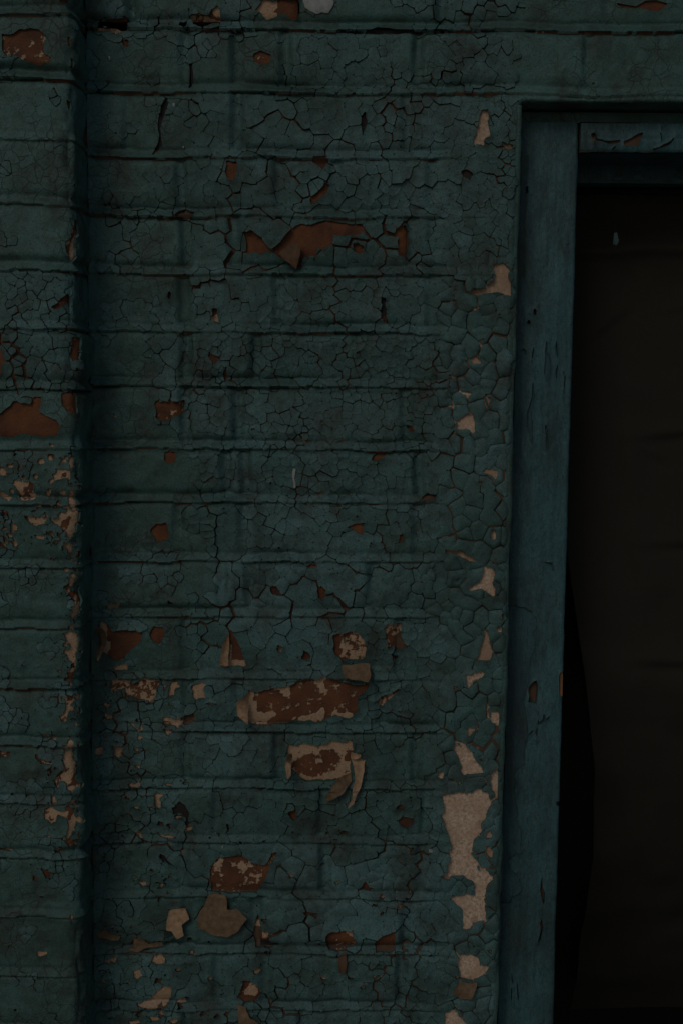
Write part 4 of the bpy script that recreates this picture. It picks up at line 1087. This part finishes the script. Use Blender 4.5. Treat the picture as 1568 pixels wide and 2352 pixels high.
build_sheet(head_s, 'top_paint', lambda X, Z: np.minimum(hreg(X, Z), -patch_sdf(head_s.patches, X, Z)), (XH, XR, Z_HB, Z_HT + .004), 0.0015, hd_h, 0.004, M['wood_paint'], head, attrs_f={'tone': lambda s, z: 0.5 + 0 * s})
slab('top_ledge', [(XH, FD - 0.009, Z_HT + 0.003), (XH, FD + 0.12, Z_HT + 0.004), (XR, FD + 0.12, Z_HT + 0.004), (XR, FD - 0.009, Z_HT + 0.003)][::-1], 160, 30, 0.002, M['wood_paint'], head, 305)
slab('head_underside', [(XH, FD - 0.0075, Z_HB - 0.0015), (XH, FD + 0.08, Z_HB - 0.0015), (XR, FD + 0.08, Z_HB - 0.0015), (XR, FD - 0.0075, Z_HB - 0.0015)], 30, 160, 0.002, M['wood_paint_old'], head, 306)
# inner stop under the head: further back, with flaking paint
SD = FD + 0.085
Z_SB = float(unp(1450, 421, SD)[1])
stop = timber('inner_stop', [(XH - 0.05, Z_SB), (XR, Z_SB), (XR, Z_HT), (XH - 0.05, Z_HT)], SD, SD + 0.03, M['wood_paint_old'], frame)
stop_s = Surf(lambda s, z, h: np.stack([s, SD - h, z], -1), None, SD)
r3 = np.random.default_rng(3)
for k in range(26):
    cx_, cy_ = r3.uniform(1400, 1640), r3.uniform(356, 418); w, h_ = r3.uniform(8, 22), r3.uniform(3, 7)
    pts = [(cx_ + w * math.cos(t) * r3.uniform(.6, 1), cy_ + h_ * math.sin(t) * r3.uniform(.6, 1)) for t in np.linspace(0, 5.6, 8)]
    po = stop_s.sz(pts); lo, hi = po.min(0), po.max(0); tl = r3.uniform(0.1, 0.7)
    build_sheet(stop_s, 'paint_flake', lambda X, Z: poly_sdf(po, X, Z), (lo[0], hi[0], lo[1], hi[1]), 0.0016, lambda s, z: 0.002 + (hi[1] - z) * tl, 0.001, M['wood_paint'], stop, attrs_f={'tone': lambda s, z: s * 0 + 0.8})
timber('added_gap_strip', [(XS0, Z_HT + 0.0045), (XR, Z_HT + 0.0045), (XR, Z_LINTEL - 0.003), (XS0, Z_LINTEL - 0.003)], FD + 0.003, FD + 0.08, M['coat'], frame)  # added in the gap over the head to lift its black band
box('far_stile', XR - 0.02, XR + 0.06, FD + 0.002, FD + 0.085, Z0, Z_HT, M['wood_paint'], frame, bevel=0.003)

# ------------------------------------------------------------------ inside the window
room = empty('interior', (0.6, 0.9, GROUND_Z), 'unlit black room behind the window', 'room'); 
del room['label']; del room['category']
bpy.data.objects.remove(room)
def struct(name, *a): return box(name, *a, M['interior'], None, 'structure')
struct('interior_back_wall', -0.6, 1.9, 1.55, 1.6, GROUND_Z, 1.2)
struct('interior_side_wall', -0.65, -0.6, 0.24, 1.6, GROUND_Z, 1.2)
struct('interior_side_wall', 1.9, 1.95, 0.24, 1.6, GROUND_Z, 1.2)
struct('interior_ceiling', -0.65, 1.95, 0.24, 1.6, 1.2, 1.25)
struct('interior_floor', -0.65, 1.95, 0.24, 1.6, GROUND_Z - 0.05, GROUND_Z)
CD = 0.20
ct = float(unp(1400, 450, CD)[1])
curtain = empty('curtain', (0.6, CD, ct), 'dark brown cloth hanging behind the window opening', 'curtain')
def c_left(z):
    # the left hem swings away from the frame lower down
    pz_ = prj(0.3, z, CD)[1]
    return np.interp(pz_, [600, 1215, 1500, 1800, 2000, 2700], [float(unp(1240, 600, CD)[0])] * 1 + [float(unp(a, b_, CD)[0]) for a, b_ in ((1292, 1215), (1335, 1500), (1382, 1800), (1396, 2000), (1410, 2700))])
def H_c(x, z):
    px, py = prj(x, z, CD)
    h = 0.006 * fbm(x * 9 + z * 2.0, z * 3.0, 601, 3) + 0.0015 * fbm(x * 30, z * 20, 602, 2)
    h = h - 0.36 * np.maximum((py - 1500) / 1000, 0) ** 1.6 - 0.02 * fbm(x * 5, z * 7, 603, 3)
    h = h + 0.012 * np.exp(-((py - 575 - 4 * np.sin(px / 50)) / 14) ** 2)
    for (ax, ay, bx, by, w, a) in ((1330, 800, 1460, 700, 14, .010), (1450, 1010, 1700, 985, 20, .014), (1450, 1025, 1540, 1070, 16, .008), (1455, 1255, 1700, 1250, 20, .014), (1450, 1525, 1700, 1530, 20, .014), (1520, 720, 1700, 690, 12, .010), (1400, 700, 1470, 1500, 40, .008)):
        ex, ey = bx - ax, by - ay; l2 = ex * ex + ey * ey; t = np.clip(((px - ax) * ex + (py - ay) * ey) / l2, 0, 1)
        d = np.hypot(px - ax - t * ex, py - ay - t * ey); sg = np.sign((px - ax) * ey - (py - ay) * ex)
        h = h + a * np.exp(-(d / w) ** 2) * sg * 0.5 * np.minimum(1, d / 13) * np.sin(np.pi * np.clip(t * .9 + .05, 0, 1))
    return h
cur_s = Surf(lambda s, z, h: np.stack([s, CD - h, z], -1), H_c, CD)
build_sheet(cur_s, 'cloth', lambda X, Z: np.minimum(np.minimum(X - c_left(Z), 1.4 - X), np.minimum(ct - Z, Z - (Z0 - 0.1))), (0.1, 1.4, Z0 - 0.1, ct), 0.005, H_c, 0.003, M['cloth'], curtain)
LD = CD + 0.15  # depth of an added cloth layer that lifts the pure black beside the curtain
c_low = Z0 - 0.1
lin_s = Surf(lambda s, z, h: np.stack([s, LD - h, z], -1), None, LD)
build_sheet(lin_s, 'added_backing_cloth', lambda X, Z: np.minimum(np.minimum(X + 0.2, 1.45 - X), np.minimum(ct + 0.25 - Z, Z - c_low)), (-0.2, 1.45, c_low, ct + 0.25), 0.012,
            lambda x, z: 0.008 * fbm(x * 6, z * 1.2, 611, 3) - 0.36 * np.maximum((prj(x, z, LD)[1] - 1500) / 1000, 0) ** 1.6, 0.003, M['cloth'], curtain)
rod = []
n = 12
V = [(x, CD + 0.006 * math.cos(2 * math.pi * i / n), ct + 0.006 + 0.006 * math.sin(2 * math.pi * i / n)) for x in (0.05, 1.5) for i in range(n)]
F = [[i, (i + 1) % n, n + (i + 1) % n, n + i] for i in range(n)] + [list(range(n))[::-1], [n + i for i in range(n)]]
link('rod', mesh_from('rod', V, F), M['interior'], curtain)
# a pale flake hanging in the dark gap above the cloth
fx, fz = unp(1409, 552, SD + .03)
fx, fz = float(fx), float(fz)
V = [(fx - .002, SD + .02, fz + .009), (fx + .002, SD + .019, fz + .0095), (fx + .0042, SD + .017, fz - .003), (fx + .001, SD + .018, fz - .0085), (fx - .003, SD + .021, fz - .006)]
V += [(x, y + .0006, z) for x, y, z in V] + [(fx - .00004, SD + .02, fz + .0095), (fx + .00004, SD + .02, fz + .0095), (fx + .00004, SD + .02, Z_SB + .002), (fx - .00004, SD + .02, Z_SB + .002)]
F = [[0, 1, 2, 3, 4][::-1], [5, 6, 7, 8, 9]] + [[i, (i + 1) % 5, 5 + (i + 1) % 5, 5 + i] for i in range(5)] + [[10, 11, 12, 13]]
fl = link('hanging_flake', mesh_from('hanging_flake', V, F, None, {'tone': np.ones(len(V))}, smooth=False), M['wood_paint'], None)
fl['label'] = 'small pale paint flake dangling in the dark window gap'; fl['category'] = 'paint flake'

# ------------------------------------------------------------------ ground in front
g_ = box('ground', -60, 60, -60, 60, GROUND_Z - 0.3, GROUND_Z - 0.06, M['ground'], None, 'structure')
g2 = box('ground', -12, 12, -12, 0.05, GROUND_Z - 0.06, GROUND_Z, M['ground'], None, 'structure')
